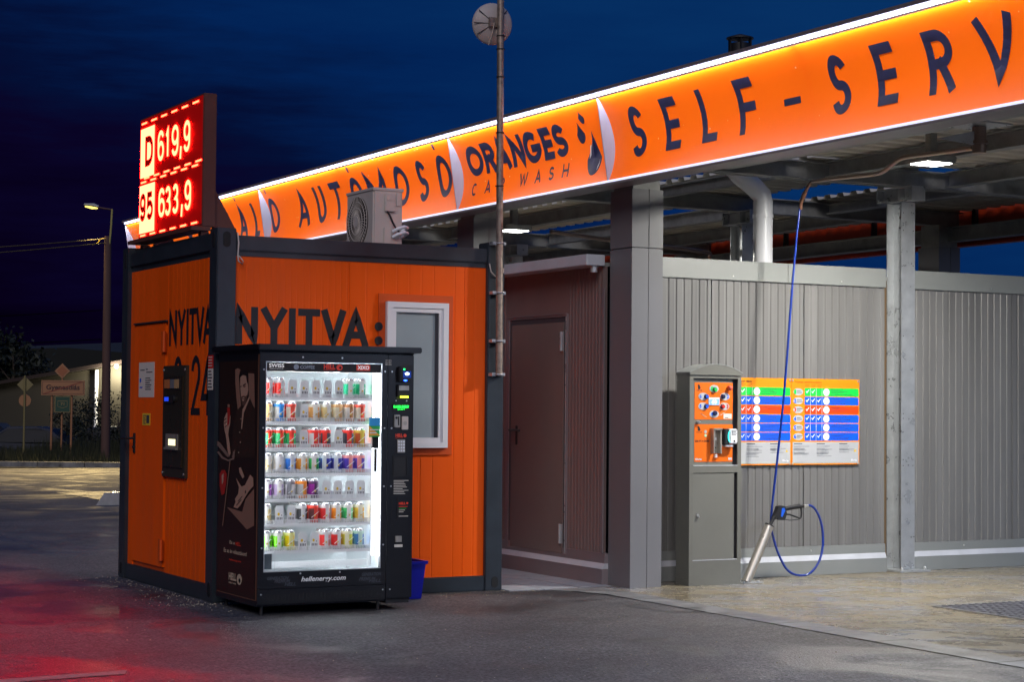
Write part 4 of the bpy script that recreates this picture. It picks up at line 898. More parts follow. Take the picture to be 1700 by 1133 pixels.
# H posts with base plates and head brackets
def hpost(x0, y0, full=True):
    m = MB(); w_, d_ = .146, .195; y1 = y0+d_
    m.box(x0,y0,.024,x0+w_,y0+.010,3.14); m.box(x0,y1-.010,.024,x0+w_,y1,3.14); m.box(x0+.069,y0+.010,.024,x0+.077,y1-.010,3.14)
    p = m.build('steel_post', m_gal, cp)
    m = MB(); m.box(x0-.09,y0-.10,.006,x0+w_+.09,y1+.06,.022); m.build('base_plate', m_gal, p)
    for bx_, by_ in ((x0-.05,y0-.07),(x0+w_+.05,y0-.07),(x0-.05,y1+.02),(x0+w_+.05,y1+.02)):
        m = MB(); m.cyl((bx_,by_,.022),(bx_,by_,.036),.017,6); m.sphere((bx_,by_,.038),.014,10); m.build('bolt', m_screw, p)
    m = MB(); ys0, ys1 = y0-.12, y0+.32
    m.box(x0-.0,ys0,3.146,x0+w_,ys1,3.156); m.box(x0,ys0,3.262,x0+w_,ys1,3.270); m.box(x0+.069,ys0+.01,3.156,x0+.077,ys1-.01,3.262)
    m.box(x0-.0,ys0-.010,3.146,x0+w_,ys0,3.270); m.box(x0,ys1,3.146,x0+w_,ys1+.010,3.270); m.box(x0,y0+.04,3.156,x0+.069,y0+.052,3.262)
    m.build('head_bracket', m_gal, p)
    m = MB()
    for z_ in (.9,.95,1.3,1.34,2.0,2.6,2.9,3.05):
        for q_ in (.02,.126): m.cyl((x0+q_,y0+.0005,z_),(x0+q_,y0-.0015,z_),.005,6)
    for z_ in (3.02,2.93): m.cyl((x0+.069,y0+.1,z_),(x0+.063,y0+.1,z_),.009,6)
    m.build('rivets', m_acd, p)
for x_, y_ in ((6.093,-.009),(6.093,2.30),(6.093,6.9),(6.093,11.5),(6.093,-5.0)): hpost(x_, y_)
def ibeamX(y_, x0, x1, z0, z1, w_=.14):
    m = MB(); m.box(x0,y_-w_/2,z0,x1,y_+w_/2,z0+.010); m.box(x0,y_-w_/2,z1-.010,x1,y_+w_/2,z1); m.box(x0,y_-.004,z0+.010,x1,y_+.004,z1-.010); return m.build('beam', m_beam, cp)
def ibeamY(x_, y0, y1, z0, z1, w_=.14):
    m = MB(); m.box(x_-w_/2,y0,z0,x_+w_/2,y1,z0+.010); m.box(x_-w_/2,y0,z1-.010,x_+w_/2,y1,z1); m.box(x_-.004,y0,z0+.010,x_+.004,y1,z1-.010); return m.build('beam', m_beam, cp)
for y_ in (.04,2.45,6.98,11.6,-5.0): ibeamX(y_, 3.16, 8.95, 3.271, 3.42)
for x_ in (4.25,5.30,6.6,7.9):
    for a, b_ in ((-4.92,-.04),(2.53,6.90),(7.06,11.52)): ibeamY(x_, a, b_, 3.29, 3.425, .10)
ibeamY(8.75,.12,2.37,3.10,3.25); ibeamY(8.75,2.53,6.9,3.10,3.25); ibeamY(8.75,-4.92,-.04,3.10,3.25)
for x_ in (5.0,7.2): ibeamY(x_,.12,2.37,3.30,3.40,.08)
# roof sheets (trapezoidal ribs along x)
def sheet(x0, x1, y0, y1, z):
    m = MB(); pr = []; y_ = y0; 
    while y_ < y1:
        for dy, dz in ((0,0),(.07,0),(.09,.035),(.17,.035),(.19,0)):
            pr.append((y_+dy, z+dz))
        y_ += .20
    vs = [(x_, a, b_) for a, b_ in pr for x_ in (x0, x1)]
    m.add(vs, [(2*k,2*k+1,2*k+3,2*k+2) for k in range(len(pr)-1)]); m.add([(p_[0],p_[1],p_[2]+.003) for p_ in vs], [(2*k,2*k+2,2*k+3,2*k+1) for k in range(len(pr)-1)])
    m.build('roof_sheet', m_soffit, cp, recalc=False)
sheet(3.15,8.95,-9.6,-.35,3.43)
for xa, xb in ((3.15,4.84),(5.04,6.32),(7.02,8.95)): sheet(xa,xb,-.15,11.68,3.43)
# far fascia, seen from its back
m_fb = mat("fascia_back", (.38,.035,.008), .35)
m = MB(); m.box(9.0,-9.6,3.10,9.02,11.68,3.68); m.box(8.96,-9.6,3.07,9.06,11.68,3.098); m.box(8.96,-9.6,3.682,9.06,11.68,3.72); m.build('far_fascia', m_fb, cp)
y_ = -9
while y_ < 11.5:
    m = MB(); m.prism([(8.99,3.13),(8.93,3.15),(8.95,3.4),(8.91,3.64),(8.99,3.66)],'y',y_,y_+.05); m.build('fascia_bracket', m_blackm, cp); y_ += 1.6
# LED flood lights beneath the roof
def flood(x_, y_, power, z=3.20, fixed=True):
    l = thing('ceiling_lamp', '', 'lamp', (x_, y_, z))
    m = MB(); m.bbox(x_-.145,y_-.125,z-.055,x_+.145,y_+.125,z,.01); m.box(x_-.03,y_-.03,z,x_+.03,y_+.03,3.43); m.build('housing', m_beam, l)
    m = MB(); m.box(x_-.115,y_-.095,z-.062,x_+.115,y_+.095,z-.0555); m.build('lens', m_lamp, l)
    a = D.lights.new('lamp_light', 'AREA'); a.shape = 'RECTANGLE'; a.size = .21; a.size_y = .17; a.energy = power; a.color = (1,.965,.88) if y_ > -5 else (.60,.74,1)
    ao = D.objects.new('lamp_light', a); COL.objects.link(ao); ao.parent = l; ao.location = (0,0,-.068)
    return l
f1 = flood(4.96,-1.67,205,3.262); f1['label'] = 'square LED floodlight under the canopy above the wash bay, behind the swivel boom'
f2 = flood(4.42,3.80,190,3.16); f2['label'] = 'LED floodlight glowing low between the mast and the box column, deeper under the canopy'
f3 = flood(6.35,-5.0,150,3.262); f3['label'] = 'LED floodlight at the right under the same roof, just outside the picture'
f4 = flood(4.33,-7.6,260,3.16); f4['label'] = 'LED floodlight over the neighbouring wash bay nearest the viewer'  # out-of-view lamp added to brighten the forecourt asphalt
# downpipe, chimney
m = MB(); m.tube([(4.98,.45,2.45),(4.98,.45,3.12),(4.97,.45,3.17),(4.90,.47,3.24),(4.78,.50,3.33),(4.72,.52,3.40)],.082,20); m.tube([(4.98,.45,2.98),(4.98,.45,3.01)],.088,20)
tag(m.build('downpipe', m_white), 'white rain downpipe with an elbow rising behind the grey wall', 'downpipe')
ch = thing('roof_chimney', 'dark round chimney with a cap on the canopy roof against the sky', 'chimney', (4.0,-.58,3.45))
m = MB(); m.cyl((4,-.58,3.45),(4,-.58,4.11),.115,20); m.build('flue', m_blackm, ch)
m = MB(); m.cyl((4,-.58,4.11),(4,-.58,4.19),.075,16); 
for k in range(6): m.box(4+.09*math.cos(k*1.047)-.006,-.58+.09*math.sin(k*1.047)-.006,4.11,4+.09*math.cos(k*1.047)+.006,-.58+.09*math.sin(k*1.047)+.006,4.23)
m.tube([(4,-.58,4.225),(4,-.58,4.235),(4,-.58,4.262)],[.105,.105,.02],20); m.build('cowl', m_blackm, ch)

# ================================================================== TECHNICAL ROOM
tr = thing('technical_room', 'brown-grey panelled plant room with a steel door beneath the canopy, right of the container', 'plant room', (4.6,1.2,0))
m = MB(); XF = 3.17
corr(m, 'y', XF, .06, .585, .245, 2.47, .050, .010, .004); corr(m, 'y', XF, 1.60, 2.25, .245, 2.47, .050, .010, .004)
m.box(XF,.585,2.12,XF+.04,1.60,2.47)
m.build('wall_panel', m_brown, tr)
m = MB(); m.box(XF-.006,.0,.168,XF+.04,2.25,.245); m.box(XF-.03,.0,0.005,XF+.04,2.25,.126); m.build('skirting', m_brown_t, tr)
m = MB(); m.prism([(XF-.032,.126),(XF-.006,.168),(XF+.03,.168),(XF+.03,.126)],'y',.0,2.25); m.build('skirting_ledge', m_ledge, tr)
m = MB(); m.box(XF-.01,.03,.245,XF,.06,2.30); m.build('corner_trim', m_brown_t, tr)
m = MB(); m.bbox(XF-.17,.03,2.470,XF-.002,2.3,2.556,.004); m.build('gutter', m_ledge, tr)
m = MB(); m.cyl((XF-.08,.07,2.42),(XF-.08,.07,2.47),.028,14); m.build('gutter_outlet', m_gal, tr)
m = MB(); m.box(XF,.06,2.47,6.0,2.25,2.50); m.box(XF+.2,.2,2.50,6.0,2.2,2.52); m.build('roof', m_beam, tr)
fr = MB(); fr.box(XF-.012,.587,.195,XF+.03,.612,2.10); fr.box(XF-.012,1.555,.195,XF+.03,1.60,2.10); fr.box(XF-.012,.587,2.10,XF+.03,1.60,2.118); fr.box(XF-.02,.60,2.118,XF-.0,1.60,2.124)
fr.build('door_frame', m_brown_t, tr)
m = MB(); m.box(XF-.010,.645,.20,XF+.025,1.515,2.055); dd = m.build('door', mat("steel_door", (.18,.145,.135), .20, var=.05, vs=1), tr)
m = MB(); m.box(XF-.004,.613,.196,XF+.02,.644,2.099); m.box(XF-.004,1.516,.196,XF+.02,1.554,2.099); m.box(XF-.004,.645,2.056,XF+.02,1.515,2.099); m.build('door_rebate', m_ink, tr)
m = MB(); m.box(XF-.016,.600,.20,XF-.012,.607,2.10); m.build('edge_seal', m_gal, tr)
for z0 in (1.823,.278):
    m = MB(); m.box(XF-.020,.640,z0,XF-.0105,.690,z0+.155); m.cyl((XF-.022,.665,z0),(XF-.022,.665,z0+.155),.012,10); m.build('hinge', m_gal, dd)
m = MB(); m.bbox(XF-.018,1.398,1.052,XF-.0105,1.428,1.213,.003); m.cyl((XF-.018,1.412,1.175),(XF-.06,1.412,1.175),.010,10); m.tube([(XF-.06,1.42,1.175),(XF-.062,1.36,1.175),(XF-.058,1.285,1.172)],.009,8); m.tube([(XF-.06,1.41,1.175),(XF-.062,1.455,1.175)],.008,8); m.build('handle', m_blackm, dd)

# ================================================================== PARTITION WALL
def pwall(name, label, x0, x1, y_, seams, closed_end=True, pitch=.0735):
    wl = thing(name, label, 'wall', ((x0+x1)/2, y_, 0))
    m = MB(); s_ = [x0]+seams+[x1]
    for a, b_ in zip(s_, s_[1:]): corr(m, 'x', y_, a+.005, b_-.005, .243, 2.405, pitch, .024, .007, thick=.05)
    m.box(x0,y_+.02,.243,x1,y_+.045,2.405); m.build('wall_panel', m_grey, wl)
    m = MB(); m.box(x0,y_-.008,.168,x1,y_+.05,.242); m.box(x0,y_-.03,.006,x1,y_+.05,.124); m.build('skirting', m_grey_l, wl)
    m = MB(); m.prism([(y_-.032,.124),(y_-.008,.168),(y_+.04,.168),(y_+.04,.124)],'x',x0,x1); m.build('skirting_ledge', m_ledge, wl)
    k = x0; 
    while k < x1: m = MB(); m.bbox(k,y_-.020,2.407,min(k+1.45,x1)-.002,y_+.08,2.566,.003); m.build('coping', m_grey_l, wl); k += 1.45
    m = MB()
    for q_ in range(int((x1-x0)/1.1)):
        m.cyl((x0+.6+1.1*q_,y_-.008,.205),(x0+.6+1.1*q_,y_-.013,.205),.008,8); m.cyl((x0+.9+1.1*q_,y_-.020,2.44),(x0+.9+1.1*q_,y_-.024,2.44),.006,8)
    m.build('screws', m_screw, wl); return wl
pwall('partition_wall', 'grey ribbed partition wall carrying the information boards', 3.48, 5.962, .05, [4.182,5.107])
pwall('partition_wall', 'grey ribbed partition wall to the right of the steel post', 6.235, 9.0, .05, [7.4,8.55], pitch=.0735)
for (x0_, x1_, y_, lb) in ((6.0,8.9,2.3,'grey ribbed wall at the back of the plant room'),):
    pass
m = MB(); m.box(3.25,2.26,.01,8.9,2.30,2.5); tag(m.build('rear_wall', m_grey), 'plain grey wall closing the plant room on its far side', 'wall')
m = MB(); m.box(5.966,.11,.01,6.03,.2,2.5); m.box(6.03,.2,.01,6.2,.21,2.5); tag(m.build('wall_recess', mat("recess_brown",(.12,.075,.035),.5)), 'narrow brown recess between the two grey walls behind the steel post', 'wall panel')
# ================================================================== CONTROL KIOSK
kk = thing('control_kiosk', 'tall grey self-service control pillar with an arched top and orange button panels', 'control pillar', (3.955,-.25,0))
KX0, KX1, KY0, KY1 = 3.712, 4.198, -.343, -.165
m = MB()
m.box(KX0,KY0+.012,.0,KX0+.012,KY1,1.630); m.box(KX1-.012,KY0+.012,.0,KX1,KY1,1.630); m.box(KX0+.012,KY1-.012,0,KX1-.012,KY1,1.63)
# front frame
m.box(KX0,KY0,.0,KX0+.034,KY0+.012,1.630); m.box(KX1-.034,KY0,.0,KX1,KY0+.012,1.630)
m.box(KX0+.034,KY0,1.604,KX1-.034,KY0+.012,1.630); m.box(KX0+.034,KY0,.872,KX1-.034,KY0+.012,.925); m.box(KX0+.034,KY0,.0,KX1-.034,KY0+.012,.195)
m.build('housing', m_pewter, kk)
n_ = 20; cxk = (KX0+KX1)/2; hw = (KX1-KX0)/2+.006; rise = .066
arc = [(cxk+hw*(2*k/n_-1), 1.645+rise*(1-(2*k/n_-1)**2)) for k in range(n_+1)]
m = MB(); m.prism([(KX0-.006,1.630)]+arc+[(KX1+.006,1.630)],'y',KY0-.010,KY1+.004)
hd = m.build('arched_hood', m_pewter, kk)
m = MB(); outer = [(x_, z_+.007) for x_, z_ in arc]; m.prism(outer+arc[::-1],'y',KY0-.013,KY1+.004); m.build('hood_edge', m_grey_l, hd)
m = MB(); m.box(KX0+.012,KY0+.045,.2,KX1-.012,KY0+.055,1.60); m.build('inner_plate', m_ink, kk)
m = MB(); m.box(KX0+.040,KY0+.020,.930,KX1-.072,KY0+.035,1.600); m.build('panel_frame', m_pewter, kk)
m = MB(); m.box(KX0+.036,KY0+.004,.195,KX1-.064,KY0+.016,.866); kd = m.build('lower_door', m_kdoor, kk)
m = MB(); m.cyl((3.79,KY0+.004,.545),(3.79,KY0-.006,.545),.012,10); m.box(3.785,KY0-.014,.53,3.80,KY0-.006,.54); m.build('lock', m_screw, kd)
m = MB(); m.prism([(KX0+.036,.1955),(KX1-.036,.1955),(KX1-.036,.2005),(KX0+.036,.2005)],'y',KY0-.002,KY0+.012); m.prism([(KX0+.036,.9255),(KX1-.036,.9255),(KX1-.036,.9305),(KX0+.036,.9305)],'y',KY0-.002,KY0+.03); m.build('sill', m_ledge, kk)
m = MB(); m.box(KX0-.004,KY1-.12,.0,KX0,KY1,.06); m.box(KX0-.003,KY0+.02,.0,KX0,KY1-.12,.05); m.build('side_foot', m_pewter, kk)
PF = KY0+.018; f = FY(PF)
m_op = mat("panel_orange", (.70,.13,.004), .38)
m = MB(); m.box(3.770,PF,1.284,4.128,KY0+.020,1.572); up = m.build('button_panel', m_op, kk)
m = MB(); m.box(3.770,PF,.957,4.128,KY0+.020,1.248); lp = m.build('payment_panel', m_op, kk)
m_oval = mat("oval_grey", (.42,.43,.46), .4)
for nm_, x_, z_, col, dig, side in (('1',3.950,1.524,m_green,'1',0),('2',4.053,1.464,m_navy,'2',-1),('3',4.050,1.387,m_red,'3',-1),('4',3.951,1.327,m_navy,'4',0),('5',3.848,1.387,m_blue,'5',1),('6',3.848,1.463,m_blue,'6',1)):
    m = MB(); m.disc((x_,PF,z_),'y',.044,.029,.003,28,0); f2 = FY(PF-.004)
    ink = {'1':m_green,'3':m_red}.get(dig, m_blue)
    dx = {-1:.026,1:-.026,0:-.022}[side]
    text(m, dig, x_+dx-.009, x_+dx+.009, z_-.014, z_+.016, f2, 1, bold=.04)
    o = m.build('programme_plate', [m_oval, ink], up)
    m = MB(); bxx = x_+{-1:-.022,1:.026,0:.004}[side]; bz = z_+(-.006 if dig == '1' else .008 if dig == '4' else 0)
    m.cyl((bxx,PF-.003,bz),(bxx,PF-.012,bz),.019,20,0); m.cyl((bxx,PF-.012,bz),(bxx,PF-.022,bz),.014,20,1); m.build('push_button', [m_navy if col is not m_green else mat("btn_ring",(.02,.12,.08),.4), col], up)
m = MB(); m.box(3.898,PF-.006,1.396,3.999,PF,1.456); m.build('screen_frame', m_white, up)
m = MB(); m.box(3.903,PF-.0075,1.400,3.994,PF-.0062,1.443); m.build('screen', emat("kiosk_screen", (.28,.50,1.0), 1.5), up)
m = MB(); text(m, "60", 3.925,3.972,1.408,1.437, FY(PF-.0078), 0, bold=.05); m.build('screen_digits', emat("kiosk_digits", (.85,.95,1), 2.5), up)
m = MB(); m.cyl((4.088,PF,1.532),(4.088,PF-.012,1.532),.018,18,0); m.sphere((4.088,PF-.022,1.532),.020,16,1,1); m.build('stop_button', [m_orange_d, mat("stop_red",(.62,.10,.07),.25)], up)
m = MB(); rect(m, f, 4.041,4.119,1.291,1.331,0); rect(m, f, 4.052,4.085,1.297,1.303,1,.0015)
m.build('info_label', [m_paper, m_ink], up)
def droplogo(m, x_, z_, s_):
    for cx_, cz_, q in ((x_-.30*s_, z_+.55*s_, .22),(x_, z_, .42)):
        pts = [(cx_+q*s_*math.cos(math.pi*(1+k/12)), cz_+q*s_*math.sin(math.pi*(1+k/12))) for k in range(13)]+[(cx_, cz_+q*2.0*s_)]
        m.poly([(a, PF-.0012, b_) for a, b_ in pts])
m = MB(); droplogo(m, 3.812, 1.530, .030); text(m, "ORANGES", 3.785,3.840,1.507,1.514, f, 0, bold=.04); m.build('logo', m_letter, up, recalc=False)
m = MB(); droplogo(m, 3.812, 1.207, .030); text(m, "ORANGES", 3.785,3.840,1.182,1.189, f, 0, bold=.04); text(m, "200 FT-4 ÉRMÉ", 3.775,3.909,1.109,1.128, f, 0, bold=.03); m.build('logo', m_letter, lp, recalc=False)
m = MB(); text(m, "Ehrle", 3.780,3.838,.970,.985, f, 0, bold=.03); m.box(4.088,PF-.002,.970,4.102,PF,.988); m.box(4.107,PF-.002,.970,4.120,PF,.988); m.build('maker_mark', mat("maker_pale",(.45,.60,.75),.4), lp)
for (a0_, z_) in ((3.82,1.30),(4.01,1.31)):
    m = MB(); s_ = 1 if a0_ < 3.9 else -1
    for k in range(2): m.tube([(a0_+(.0 if s_ > 0 else .05)+s_*.012*k,PF-.001,z_+.035-.004*k),(a0_+(.05 if s_ > 0 else 0)+s_*.012*k,PF-.001,z_+.004)],.0012,4)
    m.build('arrow_print', m_paper, up)
m = MB(); m.cyl((3.871,PF,1.190),(3.871,PF-.004,1.190),.013,16); m.build('coin_symbol', m_oval, lp)
m = MB(); m.cyl((3.871,PF,1.160),(3.871,PF-.004,1.160),.011,16); m.build('coin_symbol', mat("pale_green",(.35,.60,.40),.4), lp)
cs = MB(); cs.box(3.920,PF-.045,1.022,3.932,PF,1.205); cs.box(3.983,PF-.045,1.022,3.995,PF,1.205); cs.box(3.918,PF-.052,1.205,3.998,PF,1.218); cs.box(3.932,PF-.004,1.022,3.983,PF,1.205)
co = cs.build('coin_acceptor', m_steel, lp)
m = MB(); m.box(3.945,PF-.009,1.125,3.972,PF-.0045,1.145,0); m.box(3.945,PF-.007,1.060,3.957,PF-.0045,1.105,1); m.box(3.957,PF-.007,1.060,3.967,PF-.0045,1.072,1); m.box(3.952,PF-.02,.990,3.972,PF,1.015,0); m.build('coin_return', [m_white, m_blackm], co)
m = MB(); m.bbox(4.011,PF-.060,1.088,4.060,PF,1.214,.006,0); m.bbox(4.056,PF-.066,1.098,4.132,PF,1.214,.008,1); m.box(4.03,PF-.05,1.075,4.10,PF,1.088,1)
for k in range(4): m.box(4.072,PF-.068,1.198-.011*k,4.122-.01*(k%2),PF-.0665,1.202-.011*k,0)
m.disc((4.098,PF-.0665,1.118),'y',.008,.008,.0012,10,0)
rd = m.build('card_terminal', [m_blackm, m_white], lp)
m = MB(); m.tube([(4.062+.022*math.cos(R_(a)),PF-.068,1.155+.045*math.sin(R_(a))) for a in range(110,255,12)],.0035,6); m.build('light_arc', emat("cyan_arc", (.05,.85,.80), 2.2), rd)
m = MB(); m.cyl((3.797,KY0+.020,1.266),(3.797,KY0+.002,1.266),.012,10); m.box(3.795,KY0-.008,1.262,3.812,KY0+.002,1.270); m.build('key_lock', m_screw, kk)

# ================================================================== INFORMATION BOARDS
m_bo = mat("board_orange", (.80,.24,.004), .4); m_bb = mat("board_blue", (.004,.10,.80), .4); m_bg = mat("board_green", (.01,.55,.06), .4); m_br = mat("board_red", (.80,.055,.003), .4); m_bgr = mat("board_grey", (.42,.43,.45), .45)
def board(sh, label, title, x0):
    b0 = thing('info_board', label, 'information board', (x0+.354,.03,.913), 'programme information boards on the wall')
    m = MB(); m.box(x0,.030,.913,x0+.706,.0415,1.622); pl = m.build('panel', m_bo, b0)
    f = FY(.030); g_ = FY(.0285)
    cols = [m_bg,m_bb,m_br,m_bb,m_bb,m_bb]; chk = [(1,1,0),(1,1,1),(1,1,1),(1,1,1),(1,0,0),(1,1,1)]
    ms_ = [m_bg,m_bb,m_br,m_white,m_ink,m_bgr,m_yellow]
    m = MB(); X = lambda v: v-4.967+x0
    for r_ in range(6):
        zt = 1.546-.0735*r_; zb = zt-.0665; ci = [0,1,2,1,1,1][r_]; zc = (zt+zb)/2
        pts = []
        for (cx_, cz_, a0_) in ((5.101+.010, zb+.010, 180),(5.664-.010, zb+.010, 270),(5.664-.010, zt-.010, 0),(5.101+.010, zt-.010, 90)):
            for k in range(4): a = R_(a0_+30*k); pts.append((X(cx_+.010*math.cos(a)), cz_+.010*math.sin(a)))
        m.poly([f(a, b_, .001) for a, b_ in pts], ci)
        m.poly([f(X(5.035)+.050*math.cos(2*math.pi*k/24), zc+.030*math.sin(2*math.pi*k/24), .001) for k in range(24)], 5)
        text(m, str(r_+1), X(4.992),X(5.014),zc-.018,zc+.018, g_, ci, bold=.04)
        for k in range(2): rect(m, g_, X(5.022), X(5.058+.012*((r_+k)%3)), zc+.006-.014*k, zc+.010-.014*k, 4)
        for v in (5.159,5.219,5.279): rect(m, g_, X(v-.0015), X(v+.0015), zb, zt, 3)
        m.poly([g_(X(5.325)+.033*math.cos(2*math.pi*k/24), zc+.031*math.sin(2*math.pi*k/24), 0) for k in range(24)], 3)
        h_ = FY(.0280); m.poly([h_(X(5.302),zc-.012,0),h_(X(5.346),zc+.009,0),h_(X(5.347),zc+.012,0),h_(X(5.302),zc-.009,0)], 1)
        for k, c_ in enumerate(chk[r_]):
            if c_:
                cx_ = X((5.130,5.189,5.249)[k])
                m.poly([g_(cx_-.018,zc+.004,0),g_(cx_-.006,zc-.012,0),g_(cx_-.006,zc-.001,0),g_(cx_-.012,zc+.009,0)], 3)
                m.poly([g_(cx_-.006,zc-.012,0),g_(cx_+.019,zc+.018,0),g_(cx_+.011,zc+.020,0),g_(cx_-.006,zc-.001,0)], 3)
        random.seed(r_+int(x0*10))
        for k in range(4 if r_ not in (2,) else 2+(sh > 0)): rect(m, g_, X(5.372), X(5.372+random.uniform(.12,.25)), zt-.014-.0135*k, zt-.0115-.0135*k, 4)
    rect(m, f, X(4.980), X(5.664), .924, 1.100, 5)
    for cx_, n_k in ((4.992,7),(5.225,8),(5.46,5)):
        rect(m, g_, X(cx_), X(cx_+.085), 1.083, 1.089, 4)
        z_ = 1.064
        for k in range(n_k): rect(m, g_, X(cx_), X(cx_+random.uniform(.08,.16)), z_, z_+.002, 4); z_ -= .0075 if k % 3 else .017
    m.poly([g_(X(5.615),1.018,0),g_(X(5.642),1.018,0),g_(X(5.628),1.043,0)], 6)
    text(m, "Ehrle", X(5.585),X(5.645),.940,.958, g_, 3, bold=.03)
    m.build('programme_table', ms_, pl, recalc=False)
    m = MB(); text(m, title, X(5.0), X(5.275), 1.582, 1.602, f, 0, bold=.02)
    for k, v in enumerate((5.105,5.170,5.232)):
        rect(m, f, X(v), X(v+.045), 1.569, 1.572, 0); rect(m, f, X(v), X(v+.035), 1.557, 1.560, 0)
    m.build('title', m_orange_d if sh else m_letter, pl, recalc=False)
    for cx_ in (x0+.012, x0+.692):
        for cz_ in (.924,1.607): m = MB(); m.cyl((cx_,.030,cz_),(cx_,.025,cz_),.009,10); m.build('screw', m_screw, b0)
board(0, 'orange board of coloured programme rows, the left one, half behind the control pillar', 'Programválasztó tábla', 4.259)
board(1, 'orange board of coloured programme rows, the right one, headed Program recommendation', 'Program recommendation', 4.967)

# ================================================================== LANCE HOLDER, GUN, HOSE, BOOM
lh = thing('lance_holder', 'slanted stainless tube for the spray lance standing on the bay floor', 'lance holder', (4.30,-.3,0))
m = MB(); m.tube([(4.285,-.30,.012),(4.506,-.30,.452)],.037,24,0,False); m.tube([(4.285,-.30,.012),(4.503,-.30,.445)],.034,24,0,False); m.build('tube', m_steel, lh, recalc=False)
m = MB(); m.tube([(4.5025,-.30,.444),(4.507,-.30,.453)],.0385,24); m.build('rim', m_blackm, lh)
m = MB(); m.box(4.21,-.37,.006,4.40,-.23,.013); m.cyl((4.23,-.34,.013),(4.23,-.34,.024),.010,8); m.cyl((4.37,-.34,.013),(4.37,-.34,.024),.010,8); m.build('foot_plate', m_gal, lh)
sp = thing('spray_gun', 'black and blue high-pressure spray gun stuck in the slanted tube', 'spray gun', (4.6,-.3,.45))
m = MB(); m.tube([(4.50,-.30,.43),(4.545,-.30,.505),(4.56,-.30,.53)],[.013,.015,.017],10); m.tube([(4.545,-.30,.503),(4.552,-.30,.516)],.021,8); m.build('lance', m_blackm, sp)
P = [(4.545,.520),(4.575,.505),(4.600,.490),(4.640,.488),(4.655,.520),(4.660,.548),(4.645,.586),(4.640,.600),(4.600,.606),(4.580,.598)]
m = MB(); m.prism(P,'y',-.322,-.278); m.build('body', m_blackm, sp)
m = MB(); m.prism([(4.600,.520),(4.612,.513),(4.642,.565),(4.632,.585),(4.610,.585)],'y',-.325,-.3225); m.build('blue_inlay', m_blue, sp)
m = MB(); m.tube([(4.635,-.30,.572),(4.70,-.30,.585),(4.80,-.30,.596)],[.018,.019,.020],12); m.tube([(4.795,-.30,.596),(4.842,-.30,.594)],.012,8); m.build('handle', m_blackm, sp)
m = MB(); m.tube([(4.815,-.30,.590),(4.820,-.30,.540),(4.815,-.30,.505),(4.80,-.30,.500),(4.745,-.30,.518),(4.70,-.30,.532),(4.65,-.30,.535)],.007,8); m.build('trigger_guard', m_blackm, sp)
m = MB(); m.tube([(4.64,-.30,.495),(4.70,-.30,.486),(4.78,-.30,.488),(4.81,-.30,.498)],.004,6); m.build('trigger', m_blackm, sp)
m = MB(); m.tube([(4.838,-.30,.594),(4.885,-.30,.598)],.011,10); m.tube([(4.85,-.30,.595),(4.86,-.30,.596)],.015,6); m.build('coupling', m_screw, sp)
def cat(P, n_=8):
    out = []; Q = [Vector(p) for p in P]; Q = [2*Q[0]-Q[1]]+Q+[2*Q[-1]-Q[-2]]
    for i in range(1, len(Q)-2):
        for k in range(n_):
            t_ = k/n_; a, b_, c_, d_ = Q[i-1], Q[i], Q[i+1], Q[i+2]
            out.append(.5*((2*b_)+(-a+c_)*t_+(2*a-5*b_+4*c_-d_)*t_*t_+(-a+3*b_-3*c_+d_)*t_**3))
    out.append(Q[-2]); return out
hp = [(4.762,-.35,3.02),(4.735,-.345,2.80),(4.715,-.335,2.55),(4.696,-.33,2.332),(4.650,-.33,1.80),(4.620,-.31,1.35),(4.592,-.27,.90),(4.568,-.25,.60),(4.562,-.245,.46),(4.580,-.245,.36),(4.63,-.25,.22),(4.71,-.26,.09),(4.81,-.28,.042),(4.91,-.30,.06),(4.985,-.315,.15),(5.030,-.305,.27),(5.030,-.30,.40),(5.00,-.30,.50),(4.955,-.30,.57),(4.91,-.30,.598),(4.88,-.30,.598)]
m = MB(); m.tube(cat(hp), .0095, 10); tag(m.build('pressure_hose', m_hose), 'blue pressure hose dropping from the boom and looping up to the spray gun', 'hose')
bm_ = thing('swivel_boom', 'bent steel ceiling boom on a swivel that carries the blue hose', 'hose boom', (3.995,-3.17,3.05))
m_boom = mat("boom_tube", (.33,.24,.19), .35, metal=.85)
m = MB(); m.tube(cat([(3.995,-3.174,3.075),(4.13,-2.66,3.11),(4.267,-2.172,3.145),(4.315,-2.0,3.12),(4.361,-1.827,3.085),(4.41,-1.63,3.09),(4.55,-1.1,3.13),(4.694,-.60,3.165)],6), .017, 12); m.build('arm', m_boom, bm_)
m = MB(); m.tube(cat([(4.690,-.61,3.165),(4.712,-.53,3.150),(4.735,-.44,3.09),(4.755,-.37,3.03),(4.764,-.35,2.97)],5),.014,10); m.tube([(4.735,-.44,3.09),(4.745,-.405,3.06)],.019,8); m.build('hose_swivel', mat("copper_brown",(.16,.07,.04),.5), bm_)
m = MB(); m.cyl((3.975,-3.25,3.03),(3.975,-3.25,3.20),.045,20); m.cyl((3.975,-3.25,3.09),(3.975,-3.25,3.11),.055,20); m.box(3.99,-3.24,3.06,4.01,-3.16,3.09); m.build('pivot', m_boom, bm_)
m = MB(); m.prism([(3.975-.0,3.18),(3.975-.35,3.10),(3.975,3.08)],'y',-3.253,-3.247); m.build('gusset', m_gal, bm_)
m = MB(); m.box(3.83,-3.40,3.205,4.12,-3.10,3.215); m.box(3.93,-3.29,3.215,4.02,-3.21,3.43); m.build('ceiling_plate', m_gal, bm_)
